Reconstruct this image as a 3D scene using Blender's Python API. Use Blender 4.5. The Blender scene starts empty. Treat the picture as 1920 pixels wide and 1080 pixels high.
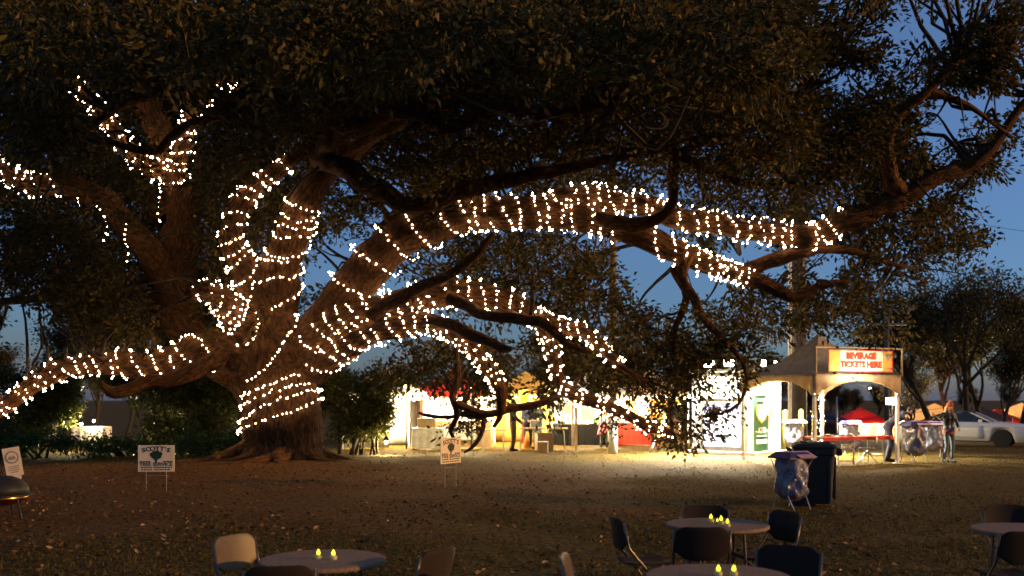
import bpy, bmesh, math, random
import numpy as np
from mathutils import Vector, Matrix, Euler, Quaternion

scene = bpy.context.scene
COL = scene.collection
rnd = random.Random(7)
rng = np.random.default_rng(11)
R = math.radians

# ------------------------------------------------------------------ camera, sky, sun, exposure
FPX, EYE, YH = 1867.0, 1.9, 743.0          # focal length in photo pixels, eye height, horizon row
cam_data = bpy.data.cameras.new('camera')
cam = bpy.data.objects.new('camera', cam_data)
COL.objects.link(cam)
cam.location = (0, 0, EYE)
cam.rotation_euler = (R(90), 0, 0)
cam_data.sensor_width = 36
cam_data.lens = 36 * FPX / 1920
cam_data.shift_y = (YH - 540) / 1920
cam_data.clip_start = 0.1
cam_data.clip_end = 3000
cam_data.dof.use_dof = True
cam_data.dof.focus_distance = 14.5
cam_data.dof.aperture_fstop = 1.5
scene.camera = cam

world = bpy.data.worlds.new('World')
scene.world = world
world.use_nodes = True
wn = world.node_tree
bg = wn.nodes['Background']
sky = wn.nodes.new('ShaderNodeTexSky')
sky.sky_type = 'NISHITA'
sky.sun_disc = False
sky.sun_elevation = R(0.2)
sky.sun_rotation = R(95)
sky.air_density = 0.7
sky.dust_density = 0.7
sky.ozone_density = 3.6
hs = wn.nodes.new('ShaderNodeHueSaturation')
hs.inputs['Saturation'].default_value = 0.9
wn.links.new(sky.outputs[0], hs.inputs['Color'])
mx_sky = wn.nodes.new('ShaderNodeMix'); mx_sky.data_type = 'RGBA'
mx_sky.inputs[0].default_value = 0.38
mx_sky.inputs[7].default_value = (0.165, 0.285, 0.50, 1)      # thin even dusk veil
wn.links.new(hs.outputs[0], mx_sky.inputs[6])
wn.links.new(mx_sky.outputs[2], bg.inputs[0])
bg.inputs[1].default_value = 0.70

sun_data = bpy.data.lights.new('low_warm_lamp', 'SUN')  # sun-type light that stands in for an unseen lamp at the right
sun_data.energy = 3.4
sun_data.color = (1.0, 0.50, 0.14)
sun_data.angle = R(0.7)
sun = bpy.data.objects.new('low_warm_lamp', sun_data)
COL.objects.link(sun)
SUN_EL, SUN_AZ = R(10.5), R(12.0)           # from the right, a little from the camera's side
sd = Vector((-math.cos(SUN_EL) * math.cos(SUN_AZ), math.cos(SUN_EL) * math.sin(SUN_AZ), -math.sin(SUN_EL)))
sun.rotation_euler = sd.to_track_quat('-Z', 'Y').to_euler()

scene.view_settings.view_transform = 'Standard'
scene.view_settings.look = 'None'
scene.view_settings.exposure = 0.0
scene.view_settings.gamma = 1.0
scene.view_settings.use_curve_mapping = False
scene.render.engine = 'CYCLES'
cy = scene.cycles
cy.use_denoising = True
cy.max_bounces = 5
cy.diffuse_bounces = 2
cy.glossy_bounces = 2
cy.transmission_bounces = 4
cy.transparent_max_bounces = 8
cy.sample_clamp_indirect = 4.0
cy.caustics_reflective = False
cy.caustics_refractive = False

def P(px, py, D):
    """photo pixel at distance D -> world point"""
    return Vector(((px - 960) / FPX * D, D, EYE - (py - YH) / FPX * D))

# ------------------------------------------------------------------ noise
def _hash(ix, iy, iz):
    h = np.sin(ix * 127.1 + iy * 311.7 + iz * 74.7) * 43758.5453
    return h - np.floor(h)

def vnoise(x, y, z=0.0):
    x, y, z = np.broadcast_arrays(np.asarray(x, float), np.asarray(y, float), np.asarray(z, float))
    ix, iy, iz = np.floor(x), np.floor(y), np.floor(z)
    fx, fy, fz = x - ix, y - iy, z - iz
    fx, fy, fz = fx * fx * (3 - 2 * fx), fy * fy * (3 - 2 * fy), fz * fz * (3 - 2 * fz)
    def L(a, b, t): return a + (b - a) * t
    r = L(L(L(_hash(ix, iy, iz), _hash(ix + 1, iy, iz), fx), L(_hash(ix, iy + 1, iz), _hash(ix + 1, iy + 1, iz), fx), fy),
          L(L(_hash(ix, iy, iz + 1), _hash(ix + 1, iy, iz + 1), fx), L(_hash(ix, iy + 1, iz + 1), _hash(ix + 1, iy + 1, iz + 1), fx), fy), fz)
    return r * 2 - 1

def sstep(a, b, x):
    t = np.clip((np.asarray(x, float) - a) / (b - a), 0, 1)
    return t * t * (3 - 2 * t)

TX, TY = (528 - 960) / FPX * 27.0, 27.0    # oak base

def gz(x, y):
    """ground height"""
    x = np.asarray(x, float); y = np.asarray(y, float)
    d2 = ((x - TX) / 6.5) ** 2 + ((y - TY) / 4.5) ** 2
    near = 1 - sstep(45, 60, np.hypot(x, y))
    z = 0.22 * np.exp(-d2 * 1.3)
    z = z + near * (0.035 * vnoise(x * 0.7, y * 0.7, 3.1) + 0.014 * vnoise(x * 2.6, y * 2.6, 9.2))
    z = z - 2.0 * sstep(41, 78, y)
    return z

def gzf(x, y): return float(gz(x, y))

# ------------------------------------------------------------------ materials
def _nt(name):
    m = bpy.data.materials.new(name)
    m.use_nodes = True
    nt = m.node_tree
    return m, nt, nt.nodes['Principled BSDF']

def mat(name, col, rough=0.6, metal=0.0, spec=0.4, var=0.18, scale=6.0, bump=0.0, bscale=40.0, trans=0.0):
    m, nt, b = _nt(name)
    tc = nt.nodes.new('ShaderNodeTexCoord')
    n = nt.nodes.new('ShaderNodeTexNoise')
    n.inputs['Scale'].default_value = scale
    n.inputs['Detail'].default_value = 4
    nt.links.new(tc.outputs['Object'], n.inputs['Vector'])
    mr = nt.nodes.new('ShaderNodeMapRange')
    mr.inputs[1].default_value = 0.3; mr.inputs[2].default_value = 0.7
    mr.inputs[3].default_value = 1 - var; mr.inputs[4].default_value = 1 + var
    nt.links.new(n.outputs[0], mr.inputs[0])
    mx = nt.nodes.new('ShaderNodeVectorMath'); mx.operation = 'SCALE'
    mx.inputs[0].default_value = col
    nt.links.new(mr.outputs[0], mx.inputs['Scale'])
    nt.links.new(mx.outputs[0], b.inputs['Base Color'])
    b.inputs['Roughness'].default_value = rough
    b.inputs['Metallic'].default_value = metal
    b.inputs['Specular IOR Level'].default_value = spec
    if bump:
        n2 = nt.nodes.new('ShaderNodeTexNoise'); n2.inputs['Scale'].default_value = bscale
        nt.links.new(tc.outputs['Object'], n2.inputs['Vector'])
        bp = nt.nodes.new('ShaderNodeBump'); bp.inputs['Strength'].default_value = bump
        bp.inputs['Distance'].default_value = 0.02
        nt.links.new(n2.outputs[0], bp.inputs['Height'])
        nt.links.new(bp.outputs[0], b.inputs['Normal'])
    if trans:
        tr = nt.nodes.new('ShaderNodeBsdfTranslucent')
        nt.links.new(mx.outputs[0], tr.inputs[0])
        ms = nt.nodes.new('ShaderNodeMixShader'); ms.inputs[0].default_value = trans
        nt.links.new(b.outputs[0], ms.inputs[1]); nt.links.new(tr.outputs[0], ms.inputs[2])
        nt.links.new(ms.outputs[0], nt.nodes['Material Output'].inputs[0])
    return m

def emit(name, col, strength, sample=True):
    m, nt, b = _nt(name)
    b.inputs['Base Color'].default_value = (*col, 1)
    b.inputs['Emission Color'].default_value = (*col, 1)
    b.inputs['Emission Strength'].default_value = strength
    if not sample:
        m.cycles.emission_sampling = 'NONE'
    return m

def leafmat(name, c1, c2, c3, rough=0.6, trans=0.3):
    m, nt, b = _nt(name)
    g = nt.nodes.new('ShaderNodeNewGeometry')
    cr = nt.nodes.new('ShaderNodeValToRGB')
    cr.color_ramp.elements[0].color = (*c1, 1)
    cr.color_ramp.elements[1].color = (*c3, 1)
    e = cr.color_ramp.elements.new(0.6); e.color = (*c2, 1)
    e = cr.color_ramp.elements.new(0.86); e.color = (*[v * 1.15 for v in c2], 1)
    nt.links.new(g.outputs['Random Per Island'], cr.inputs[0])
    nt.links.new(cr.outputs[0], b.inputs['Base Color'])
    b.inputs['Roughness'].default_value = rough
    b.inputs['Specular IOR Level'].default_value = 0.14
    tr = nt.nodes.new('ShaderNodeBsdfTranslucent')
    nt.links.new(cr.outputs[0], tr.inputs[0])
    ms = nt.nodes.new('ShaderNodeMixShader'); ms.inputs[0].default_value = trans
    nt.links.new(b.outputs[0], ms.inputs[1]); nt.links.new(tr.outputs[0], ms.inputs[2])
    nt.links.new(ms.outputs[0], nt.nodes['Material Output'].inputs[0])
    return m

def barkmat(name, c1, c2):
    m, nt, b = _nt(name)
    uv = nt.nodes.new('ShaderNodeUVMap')
    mp = nt.nodes.new('ShaderNodeMapping'); mp.inputs['Scale'].default_value = (8, 2.6, 1)
    nt.links.new(uv.outputs[0], mp.inputs[0])
    n = nt.nodes.new('ShaderNodeTexNoise'); n.inputs['Scale'].default_value = 2.2; n.inputs['Detail'].default_value = 6
    n.inputs['Distortion'].default_value = 1.1
    nt.links.new(mp.outputs[0], n.inputs['Vector'])
    v = nt.nodes.new('ShaderNodeTexVoronoi'); v.feature = 'DISTANCE_TO_EDGE'; v.inputs['Scale'].default_value = 1.6
    nt.links.new(mp.outputs[0], v.inputs['Vector'])
    mul = nt.nodes.new('ShaderNodeMath'); mul.operation = 'MULTIPLY_ADD'
    mul.inputs[1].default_value = 0.85; nt.links.new(v.outputs[0], mul.inputs[0]); nt.links.new(n.outputs[0], mul.inputs[2])
    cr = nt.nodes.new('ShaderNodeValToRGB')
    cr.color_ramp.elements[0].position = 0.35; cr.color_ramp.elements[0].color = (*c1, 1)
    cr.color_ramp.elements[1].position = 0.85; cr.color_ramp.elements[1].color = (*c2, 1)
    nt.links.new(mul.outputs[0], cr.inputs[0])
    nt.links.new(cr.outputs[0], b.inputs['Base Color'])
    b.inputs['Roughness'].default_value = 0.9
    b.inputs['Specular IOR Level'].default_value = 0.15
    bp = nt.nodes.new('ShaderNodeBump'); bp.inputs['Strength'].default_value = 0.9; bp.inputs['Distance'].default_value = 0.05
    nt.links.new(mul.outputs[0], bp.inputs['Height'])
    nt.links.new(bp.outputs[0], b.inputs['Normal'])
    return m

M = {}
M['bark'] = barkmat('oak bark', (0.020, 0.009, 0.003), (0.13, 0.058, 0.018))
M['bark_dark'] = barkmat('dark bark', (0.02, 0.015, 0.011), (0.07, 0.055, 0.04))
M['leaf'] = leafmat('oak leaf', (0.022, 0.022, 0.005), (0.070, 0.056, 0.012), (0.22, 0.13, 0.04))
M['shrub'] = leafmat('shrub leaf', (0.022, 0.034, 0.009), (0.075, 0.080, 0.018), (0.17, 0.14, 0.03), rough=0.35, trans=0.2)
M['holly'] = leafmat('holly leaf', (0.015, 0.045, 0.012), (0.035, 0.085, 0.022), (0.09, 0.13, 0.04), rough=0.3, trans=0.15)
M['far_leaf'] = leafmat('autumn leaf', (0.022, 0.024, 0.01), (0.05, 0.045, 0.018), (0.13, 0.075, 0.025))
M['litter'] = leafmat('fallen leaf', (0.045, 0.025, 0.01), (0.11, 0.06, 0.024), (0.42, 0.28, 0.14), rough=0.8, trans=0.1)
M['grass'] = leafmat('grass blade', (0.035, 0.032, 0.008), (0.095, 0.068, 0.018), (0.2, 0.13, 0.05), rough=0.6, trans=0.25)
M['cable'] = mat('dark green cable', (0.02, 0.025, 0.015), 0.5)
M['bulb'] = emit('warm white bulb', (1.0, 0.66, 0.41), 55.0)
M['far_bulb'] = emit('tent eave bulb', (1.0, 0.8, 0.5), 9.0)
M['black_plastic'] = mat('black plastic', (0.018, 0.018, 0.018), 0.45, bump=0.15, bscale=200)
M['chair_dark'] = mat('brown grey plastic', (0.024, 0.016, 0.011), 0.7, spec=0.15, bump=0.1, bscale=150)
M['chair_beige'] = mat('beige plastic', (0.10, 0.065, 0.022), 0.42, bump=0.1, bscale=150)
M['chair_metal'] = mat('bronze painted tube', (0.11, 0.09, 0.07), 0.35, metal=0.6)
M['white_chair'] = mat('white plastic', (0.75, 0.72, 0.66), 0.45)
M['table'] = mat('speckled grey plastic', (0.21, 0.135, 0.085), 0.85, spec=0.15, var=0.35, scale=60)
M['steel'] = mat('galvanised steel', (0.45, 0.44, 0.42), 0.35, metal=0.8)
M['white_paint'] = mat('white paint', (0.78, 0.77, 0.74), 0.45)
M['canvas_white'] = mat('white canvas', (0.76, 0.73, 0.66), 0.75, bump=0.3, bscale=5, trans=0.25)
M['canvas_cream'] = mat('cream canvas', (0.66, 0.53, 0.36), 0.8, bump=0.3, bscale=5, trans=0.5)
M['canvas_shaded'] = mat('shaded tan canvas', (0.37, 0.32, 0.27), 0.75, bump=0.25, bscale=4, trans=0.2)  # white vinyl roof greyed; its unlit look is put into the colour
M['canvas_red'] = mat('red canvas', (0.5, 0.035, 0.02), 0.75, bump=0.3, bscale=5, trans=0.2)
M['canvas_dark'] = mat('dark blue canvas', (0.03, 0.035, 0.07), 0.75, bump=0.3, bscale=5)
M['canvas_gold'] = mat('gold canvas', (0.7, 0.45, 0.12), 0.75, bump=0.3, bscale=5, trans=0.25)
M['cloth_black'] = mat('black cloth', (0.015, 0.015, 0.016), 0.9)
M['cloth_red'] = mat('red cloth', (0.62, 0.06, 0.035), 0.85, bump=0.3, bscale=12)
M['cloth_white'] = mat('white cloth', (0.72, 0.70, 0.68), 0.85, bump=0.3, bscale=12)
M['cloth_orange'] = mat('orange cloth', (0.72, 0.30, 0.06), 0.85)
M['tan_board'] = mat('tan board', (0.48, 0.33, 0.17), 0.8)
M['cardboard'] = mat('cardboard', (0.36, 0.24, 0.13), 0.85)
M['wood'] = mat('weathered wood', (0.16, 0.12, 0.08), 0.85, bump=0.4, bscale=30)
M['pole_dark'] = mat('dark steel pole', (0.05, 0.05, 0.055), 0.5)
M['yellow'] = mat('yellow plastic', (0.75, 0.66, 0.05), 0.45)
M['yellow_green'] = mat('lime yellow plastic', (0.62, 0.66, 0.12), 0.45)
M['sign_cream'] = mat('cream sign board', (0.72, 0.62, 0.42), 0.6, var=0.05)
M['sign_black'] = mat('black print', (0.02, 0.02, 0.022), 0.6)
M['sign_green'] = mat('dark green print', (0.010, 0.035, 0.014), 0.6)
M['print_grey'] = mat('grey print', (0.28, 0.26, 0.24), 0.6)
M['banner_red'] = mat('red print', (0.55, 0.035, 0.02), 0.6)
M['banner_orange'] = mat('orange print', (0.72, 0.36, 0.07), 0.6)
M['banner_cream'] = mat('cream banner', (0.82, 0.76, 0.64), 0.65, var=0.06)
M['green_panel'] = mat('green vinyl', (0.03, 0.13, 0.06), 0.5)
M['gold_print'] = mat('gold print', (0.75, 0.5, 0.08), 0.5)
M['white_print'] = mat('white print', (0.85, 0.85, 0.82), 0.5, var=0.04)
M['grass_print'] = mat('leaf green print', (0.18, 0.42, 0.1), 0.5)
M['atm_grey'] = mat('pale grey panel', (0.6, 0.57, 0.52), 0.5)
M['lid_blue'] = mat('blue lid plastic', (0.035, 0.032, 0.10), 0.45)
M['lid_pink'] = mat('mauve lid plastic', (0.45, 0.28, 0.36), 0.5)
M['copper'] = mat('copper bowl', (0.55, 0.26, 0.08), 0.28, metal=1.0)
M['iron'] = mat('black iron', (0.02, 0.02, 0.02), 0.6, metal=0.3)
M['car_white'] = mat('silver white car paint', (0.80, 0.78, 0.73), 0.25, metal=0.0, spec=0.6, var=0.02)
M['glass'] = mat('dark glass', (0.03, 0.04, 0.05), 0.05, spec=0.8, var=0.0)
M['tyre'] = mat('tyre rubber', (0.016, 0.016, 0.016), 0.8)
M['rim'] = mat('alloy rim', (0.35, 0.35, 0.36), 0.25, metal=0.9)
M['lens'] = mat('headlight lens', (0.5, 0.5, 0.48), 0.1, spec=0.8)
M['skin'] = mat('skin', (0.48, 0.27, 0.18), 0.55, var=0.05)
M['hair_red'] = mat('light auburn hair', (0.36, 0.17, 0.06), 0.55)
M['hair_dark'] = mat('dark hair', (0.02, 0.015, 0.01), 0.55)
M['leather'] = mat('black leather', (0.03, 0.032, 0.036), 0.35)
M['navy'] = mat('navy uniform', (0.03, 0.036, 0.075), 0.8)
M['jeans'] = mat('grey jeans', (0.12, 0.15, 0.16), 0.85)
M['brown_cloth'] = mat('brown trousers', (0.14, 0.09, 0.055), 0.85)
M['black_wear'] = mat('black clothes', (0.014, 0.014, 0.016), 0.85)
M['pink'] = mat('pink cloth', (0.72, 0.25, 0.36), 0.85)
M['paleblue'] = mat('pale blue cloth', (0.45, 0.58, 0.66), 0.85)
M['beanie'] = mat('rust knit', (0.42, 0.10, 0.05), 0.9)
M['plaid'] = mat('red check cloth', (0.40, 0.12, 0.08), 0.9, var=0.5, scale=40)
M['eye'] = mat('eye', (0.02, 0.015, 0.01), 0.2)
M['led'] = emit('led flame', (0.82, 0.90, 0.04), 2.6)
M['led_cup'] = mat('candle cup', (0.75, 0.66, 0.30), 0.5, trans=0.3)
M['lamp_white'] = emit('lit flood lamp', (1.0, 0.93, 0.78), 22.0)
M['lamp_warm'] = emit('lit warm lamp', (1.0, 0.75, 0.4), 20.0)
M['panel_blue'] = emit('backlit blue panel', (0.66, 0.70, 1.0), 1.1)

# ------------------------------------------------------------------ object helpers
def tag(o, label, cat, group=None, kind=None):
    o['label'] = label
    o['category'] = cat
    if group: o['group'] = group
    if kind: o['kind'] = kind
    return o

def thing(name, label, cat, loc=(0, 0, 0), rz=0.0, group=None):
    o = bpy.data.objects.new(name, None)
    o.empty_display_size = 0.2
    COL.objects.link(o)
    o.location = loc
    o.rotation_euler = (0, 0, rz)
    return tag(o, label, cat, group)

def link(name, me, parent=None, kind=None):
    o = bpy.data.objects.new(name, me)
    COL.objects.link(o)
    if parent is not None: o.parent = parent
    if kind: o['kind'] = kind
    return o

def copy_tree(o, parent=None):
    c = o.copy(); COL.objects.link(c); c.parent = parent
    for ch in list(o.children): copy_tree(ch, c)
    return c

class MB:
    """collects shapes into one mesh"""
    def __init__(s):
        s.v, s.f, s.uv = [], [], []
    def add(s, vs, fs, uvs=None):
        o = len(s.v)
        s.v.extend([tuple(map(float, v)) for v in vs])
        s.f.extend([tuple(i + o for i in f) for f in fs])
        if uvs is not None: s.uv.extend(uvs)
        return s
    def box(s, c, size, rot=None, taper=1.0):
        cx, cy_, cz = c; sx, sy, sz = [k / 2 for k in size]
        vs = []
        for z in (-1, 1):
            t = taper if z > 0 else 1.0
            for x, y in ((-1, -1), (1, -1), (1, 1), (-1, 1)):
                p = Vector((x * sx * t, y * sy * t, z * sz))
                if rot is not None: p = rot @ p
                vs.append((cx + p.x, cy_ + p.y, cz + p.z))
        return s.add(vs, [(3, 2, 1, 0), (4, 5, 6, 7), (0, 1, 5, 4), (1, 2, 6, 5), (2, 3, 7, 6), (3, 0, 4, 7)])
    def tube(s, pts, rad, seg=8, caps=True, closed=False):
        pts = [Vector(p) for p in pts]
        n = len(pts)
        if not hasattr(rad, '__len__'): rad = [rad] * n
        t0 = (pts[1] - pts[0]).normalized()
        up = Vector((0, 0, 1)) if abs(t0.z) < 0.9 else Vector((1, 0, 0))
        nrm = t0.cross(up).normalized()
        vs, fs = [], []
        for i in range(n):
            if closed: t = pts[(i + 1) % n] - pts[i - 1]
            else: t = pts[min(i + 1, n - 1)] - pts[max(i - 1, 0)]
            if t.length < 1e-9: t = t0
            t.normalize()
            nrm = (nrm - t * nrm.dot(t))
            nrm = nrm.normalized() if nrm.length > 1e-6 else t.orthogonal().normalized()
            b = t.cross(nrm)
            for k in range(seg):
                a = 2 * math.pi * k / seg
                vs.append(pts[i] + (nrm * math.cos(a) + b * math.sin(a)) * rad[i])
        m = n if closed else n - 1
        for i in range(m):
            for k in range(seg):
                a, b_ = i * seg + k, i * seg + (k + 1) % seg
                j = ((i + 1) % n) * seg
                fs.append((a, b_, j + (k + 1) % seg, j + k))
        if caps and not closed:
            fs.append(tuple(range(seg - 1, -1, -1)))
            fs.append(tuple((n - 1) * seg + k for k in range(seg)))
        return s.add(vs, fs)
    def lathe(s, prof, c=(0, 0, 0), seg=24, sx=1.0, sy=1.0, rot=None):
        vs, fs = [], []
        n = len(prof)
        for r, z in prof:
            for k in range(seg):
                a = 2 * math.pi * k / seg
                p = Vector((r * sx * math.cos(a), r * sy * math.sin(a), z))
                if rot is not None: p = rot @ p
                vs.append((c[0] + p.x, c[1] + p.y, c[2] + p.z))
        for i in range(n - 1):
            for k in range(seg):
                fs.append((i * seg + k, i * seg + (k + 1) % seg, (i + 1) * seg + (k + 1) % seg, (i + 1) * seg + k))
        fs.append(tuple(range(seg - 1, -1, -1)))
        fs.append(tuple((n - 1) * seg + k for k in range(seg)))
        return s.add(vs, fs)
    def prism(s, poly, y0, y1, mtx=None):
        """outline in the xz plane, pushed from y0 to y1"""
        n = len(poly)
        vs = [Vector((x, y0, z)) for x, z in poly] + [Vector((x, y1, z)) for x, z in poly]
        if mtx is not None: vs = [mtx @ v for v in vs]
        fs = [tuple(range(n)), tuple(range(2 * n - 1, n - 1, -1))]
        fs += [(i, i + n, (i + 1) % n + n, (i + 1) % n) for i in range(n)]
        return s.add(vs, fs)
    def grid(s, fn, nu, nv):
        vs = [fn(i / nu, j / nv) for j in range(nv + 1) for i in range(nu + 1)]
        fs = [(j * (nu + 1) + i, j * (nu + 1) + i + 1, (j + 1) * (nu + 1) + i + 1, (j + 1) * (nu + 1) + i) for j in range(nv) for i in range(nu)]
        return s.add(vs, fs)
    def mesh(s, name, m, smooth=False):
        me = bpy.data.meshes.new(name)
        me.from_pydata(s.v, [], s.f)
        if m is not None: me.materials.append(m)
        if s.uv:
            ul = me.uv_layers.new(name='UVMap')
            ul.data.foreach_set('uv', np.asarray(s.uv, np.float32).ravel())
        if smooth: me.polygons.foreach_set('use_smooth', [True] * len(me.polygons))
        me.update()
        return me
    def build(s, name, m, parent=None, smooth=False, kind=None):
        return link(name, s.mesh(name, m, smooth), parent, kind)

def bevel(o, w=0.01, seg=2):
    b = o.modifiers.new('bevel', 'BEVEL'); b.width = w; b.segments = seg; b.limit_method = 'ANGLE'
    return o

def solid(o, t):
    m = o.modifiers.new('thickness', 'SOLIDIFY'); m.thickness = t; m.offset = 0
    return o

def np_mesh(name, verts, tris, m):
    me = bpy.data.meshes.new(name)
    n = len(tris)
    me.vertices.add(len(verts)); me.vertices.foreach_set('co', np.ascontiguousarray(verts, np.float32).ravel())
    me.loops.add(n * 3); me.loops.foreach_set('vertex_index', np.ascontiguousarray(tris, np.int32).ravel())
    me.polygons.add(n)
    me.polygons.foreach_set('loop_start', np.arange(0, n * 3, 3, dtype=np.int32))
    me.materials.append(m)
    me.update(calc_edges=True)
    return me

_dg_tmp = []
def text_mesh(name, txt, size, m, extrude=0.004, align='CENTER', bold=0.0, sx=1.0):
    cu = bpy.data.curves.new(name, 'FONT')
    cu.body = txt; cu.size = size; cu.extrude = extrude; cu.align_x = align; cu.align_y = 'CENTER'
    cu.offset = bold; cu.resolution_u = 2
    o = bpy.data.objects.new('tmp_text', cu); COL.objects.link(o)
    dg = bpy.context.evaluated_depsgraph_get()
    me = bpy.data.meshes.new_from_object(o.evaluated_get(dg))
    bpy.data.objects.remove(o)
    me.name = name
    me.materials.clear(); me.materials.append(m)
    # stand the text up: x stays, y -> z, facing -y
    me.transform(Matrix(((sx, 0, 0, 0), (0, 0, -1, 0), (0, 1, 0, 0), (0, 0, 0, 1))))
    return me

def remesh(mb, voxel, m, name):
    me = mb.mesh(name, m)
    o = bpy.data.objects.new('tmp_remesh', me); COL.objects.link(o)
    md = o.modifiers.new('r', 'REMESH'); md.mode = 'VOXEL'; md.voxel_size = voxel; md.use_smooth_shade = True
    sm = o.modifiers.new('s', 'SMOOTH'); sm.iterations = 3; sm.factor = 0.5
    dg = bpy.context.evaluated_depsgraph_get()
    out = bpy.data.meshes.new_from_object(o.evaluated_get(dg))
    bpy.data.objects.remove(o)
    out.name = name
    if not out.materials: out.materials.append(m)
    return out

def catmull(ctrl, step):
    """ctrl: N x k array -> resampled spline with about step between samples (first three columns)"""
    c = np.asarray(ctrl, float)
    c = np.vstack([2 * c[0] - c[1], c, 2 * c[-1] - c[-2]])
    out = []
    for i in range(1, len(c) - 2):
        p0, p1, p2, p3 = c[i - 1], c[i], c[i + 1], c[i + 2]
        n = max(2, int(np.linalg.norm(p2[:3] - p1[:3]) / step))
        t = np.linspace(0, 1, n, endpoint=False)[:, None]
        out.append(0.5 * ((2 * p1) + (-p0 + p2) * t + (2 * p0 - 5 * p1 + 4 * p2 - p3) * t ** 2 + (-p0 + 3 * p1 - 3 * p2 + p3) * t ** 3))
    out.append(c[-2][None])
    return np.vstack(out)

def frames(path):
    p = path[:, :3]
    t = np.gradient(p, axis=0)
    t /= np.linalg.norm(t, axis=1)[:, None] + 1e-9
    n = np.zeros_like(t); b = np.zeros_like(t)
    v = np.array([0, 1.0, 0]) if abs(t[0, 1]) < 0.85 else np.array([1.0, 0, 0])   # seam starts on the far side
    for i in range(len(p)):
        v = v - t[i] * v.dot(t[i]); v /= np.linalg.norm(v) + 1e-9
        n[i] = v; b[i] = np.cross(t[i], v)
    return t, n, b

def limb_mesh(mb, path, seg, ridge=0.0, nridge=20, seed=0.0, lump=0.06):
    """bark tube with furrows, lumps and metre uv"""
    p = path[:, :3]; r = np.maximum(path[:, 3], 0.004)
    t, n, b = frames(path)
    s = np.concatenate([[0], np.cumsum(np.linalg.norm(np.diff(p, axis=0), axis=1))])
    th = np.linspace(0, 2 * np.pi, seg + 1)[None, :]
    S = s[:, None]; ct, st = np.cos(th), np.sin(th)
    rr = r[:, None] * (1 + lump * vnoise(ct * 1.3 + seed, st * 1.3, S * 1.1 + seed) + lump * 0.5 * vnoise(ct * 3 + seed, st * 3, S * 3))
    if ridge:
        ph = nridge * th / 2 + 2.2 * vnoise(ct * 2.2, st * 2.2, S * 0.9 + seed) + 1.2 * vnoise(ct * 4, st * 4, S * 2.5 + seed)
        rr = rr + ridge * (np.abs(np.sin(ph)) ** 0.7 - 0.6) + ridge * 0.5 * vnoise(ct * 14, st * 14, S * 4.0)
    V = p[:, None, :] + rr[..., None] * (ct[..., None] * n[:, None, :] + st[..., None] * b[:, None, :])
    m = len(p); w = seg + 1
    U = (th / (2 * np.pi)) * (2 * np.pi * np.maximum(r, 0.05))[:, None]
    # one column is doubled at the seam so that the uv stays continuous
    fs, uv = [], []
    rm = float(r.mean())
    for i in range(m - 1):
        for k in range(seg):
            fs.append((i * w + k, i * w + k + 1, (i + 1) * w + k + 1, (i + 1) * w + k))
            u0, u1 = k / seg * 6.283 * rm, (k + 1) / seg * 6.283 * rm
            uv += [(u0, s[i]), (u1, s[i]), (u1, s[i + 1]), (u0, s[i + 1])]
    # end cap
    fs.append(tuple((m - 1) * w + k for k in range(seg)))
    uv += [(0.1 * math.cos(6.283 * k / seg), 0.1 * math.sin(6.283 * k / seg)) for k in range(seg)]
    mb.add(V.reshape(-1, 3), fs, uv)

LEAF_V = np.array([(0, 0, 0), (0.42, -0.5, 0.10), (0.42, 0.5, 0.10), (1, 0, -0.06), (0.45, 0, -0.02)])
LEAF_T = np.array([(0, 1, 4), (1, 3, 4), (3, 2, 4), (2, 0, 4)])
def leaf_arrays(pos, dirs, length, width, g=rng):
    """one small folded leaf of four triangles at each position"""
    n = len(pos)
    d = dirs / (np.linalg.norm(dirs, axis=1)[:, None] + 1e-9)
    a = g.normal(size=(n, 3)); s = np.cross(d, a); s /= np.linalg.norm(s, axis=1)[:, None] + 1e-9
    u = np.cross(d, s)
    L = (length * g.uniform(0.65, 1.25, n))[:, None, None]
    W = (width * g.uniform(0.7, 1.2, n))[:, None, None]
    lv = LEAF_V[None]
    V = pos[:, None, :] + d[:, None, :] * lv[..., 0:1] * L + s[:, None, :] * lv[..., 1:2] * W + u[:, None, :] * lv[..., 2:3] * L
    T = LEAF_T[None] + (np.arange(n) * 5)[:, None, None]
    return V.reshape(-1, 3), T.reshape(-1, 3)

def cluster_leaves(cent, tdir, n_per, tw_len, spread, g=rng, droop=0.25):
    """leaves set along short twigs"""
    N = len(cent)
    k = n_per
    t = g.uniform(-0.5, 0.5, (N, k))
    pos = cent[:, None, :] + tdir[:, None, :] * (t * tw_len)[..., None] + g.normal(size=(N, k, 3)) * spread * np.array([1, 1, 0.75])
    d = pos - cent[:, None, :] + tdir[:, None, :] * tw_len * 0.4 + g.normal(size=(N, k, 3)) * 0.12 + np.array([0, 0, -droop * 0.4])
    return pos.reshape(-1, 3), d.reshape(-1, 3)

# ------------------------------------------------------------------ ground
def axis(breaks):
    out = []
    for a, b, st in breaks: out += list(np.arange(a, b, st))
    return np.array(out + [breaks[-1][1]])
gxs = axis([(-600, -120, 60), (-120, -40, 8), (-40, -24, 1.0), (-24, 24, 0.22), (24, 40, 1.0), (40, 120, 8), (120, 600, 60)])
gys = axis([(-60, 0, 6), (0, 8, 0.8), (8, 34, 0.2), (34, 60, 0.7), (60, 120, 5), (120, 900, 60)])
GX, GY = np.meshgrid(gxs, gys)
GZ = gz(GX, GY)
nx, ny = len(gxs), len(gys)
ii = (np.arange(ny - 1)[:, None] * nx + np.arange(nx - 1)[None]).ravel()
tris = np.concatenate([np.stack([ii, ii + 1, ii + nx + 1], 1), np.stack([ii, ii + nx + 1, ii + nx], 1)])

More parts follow.
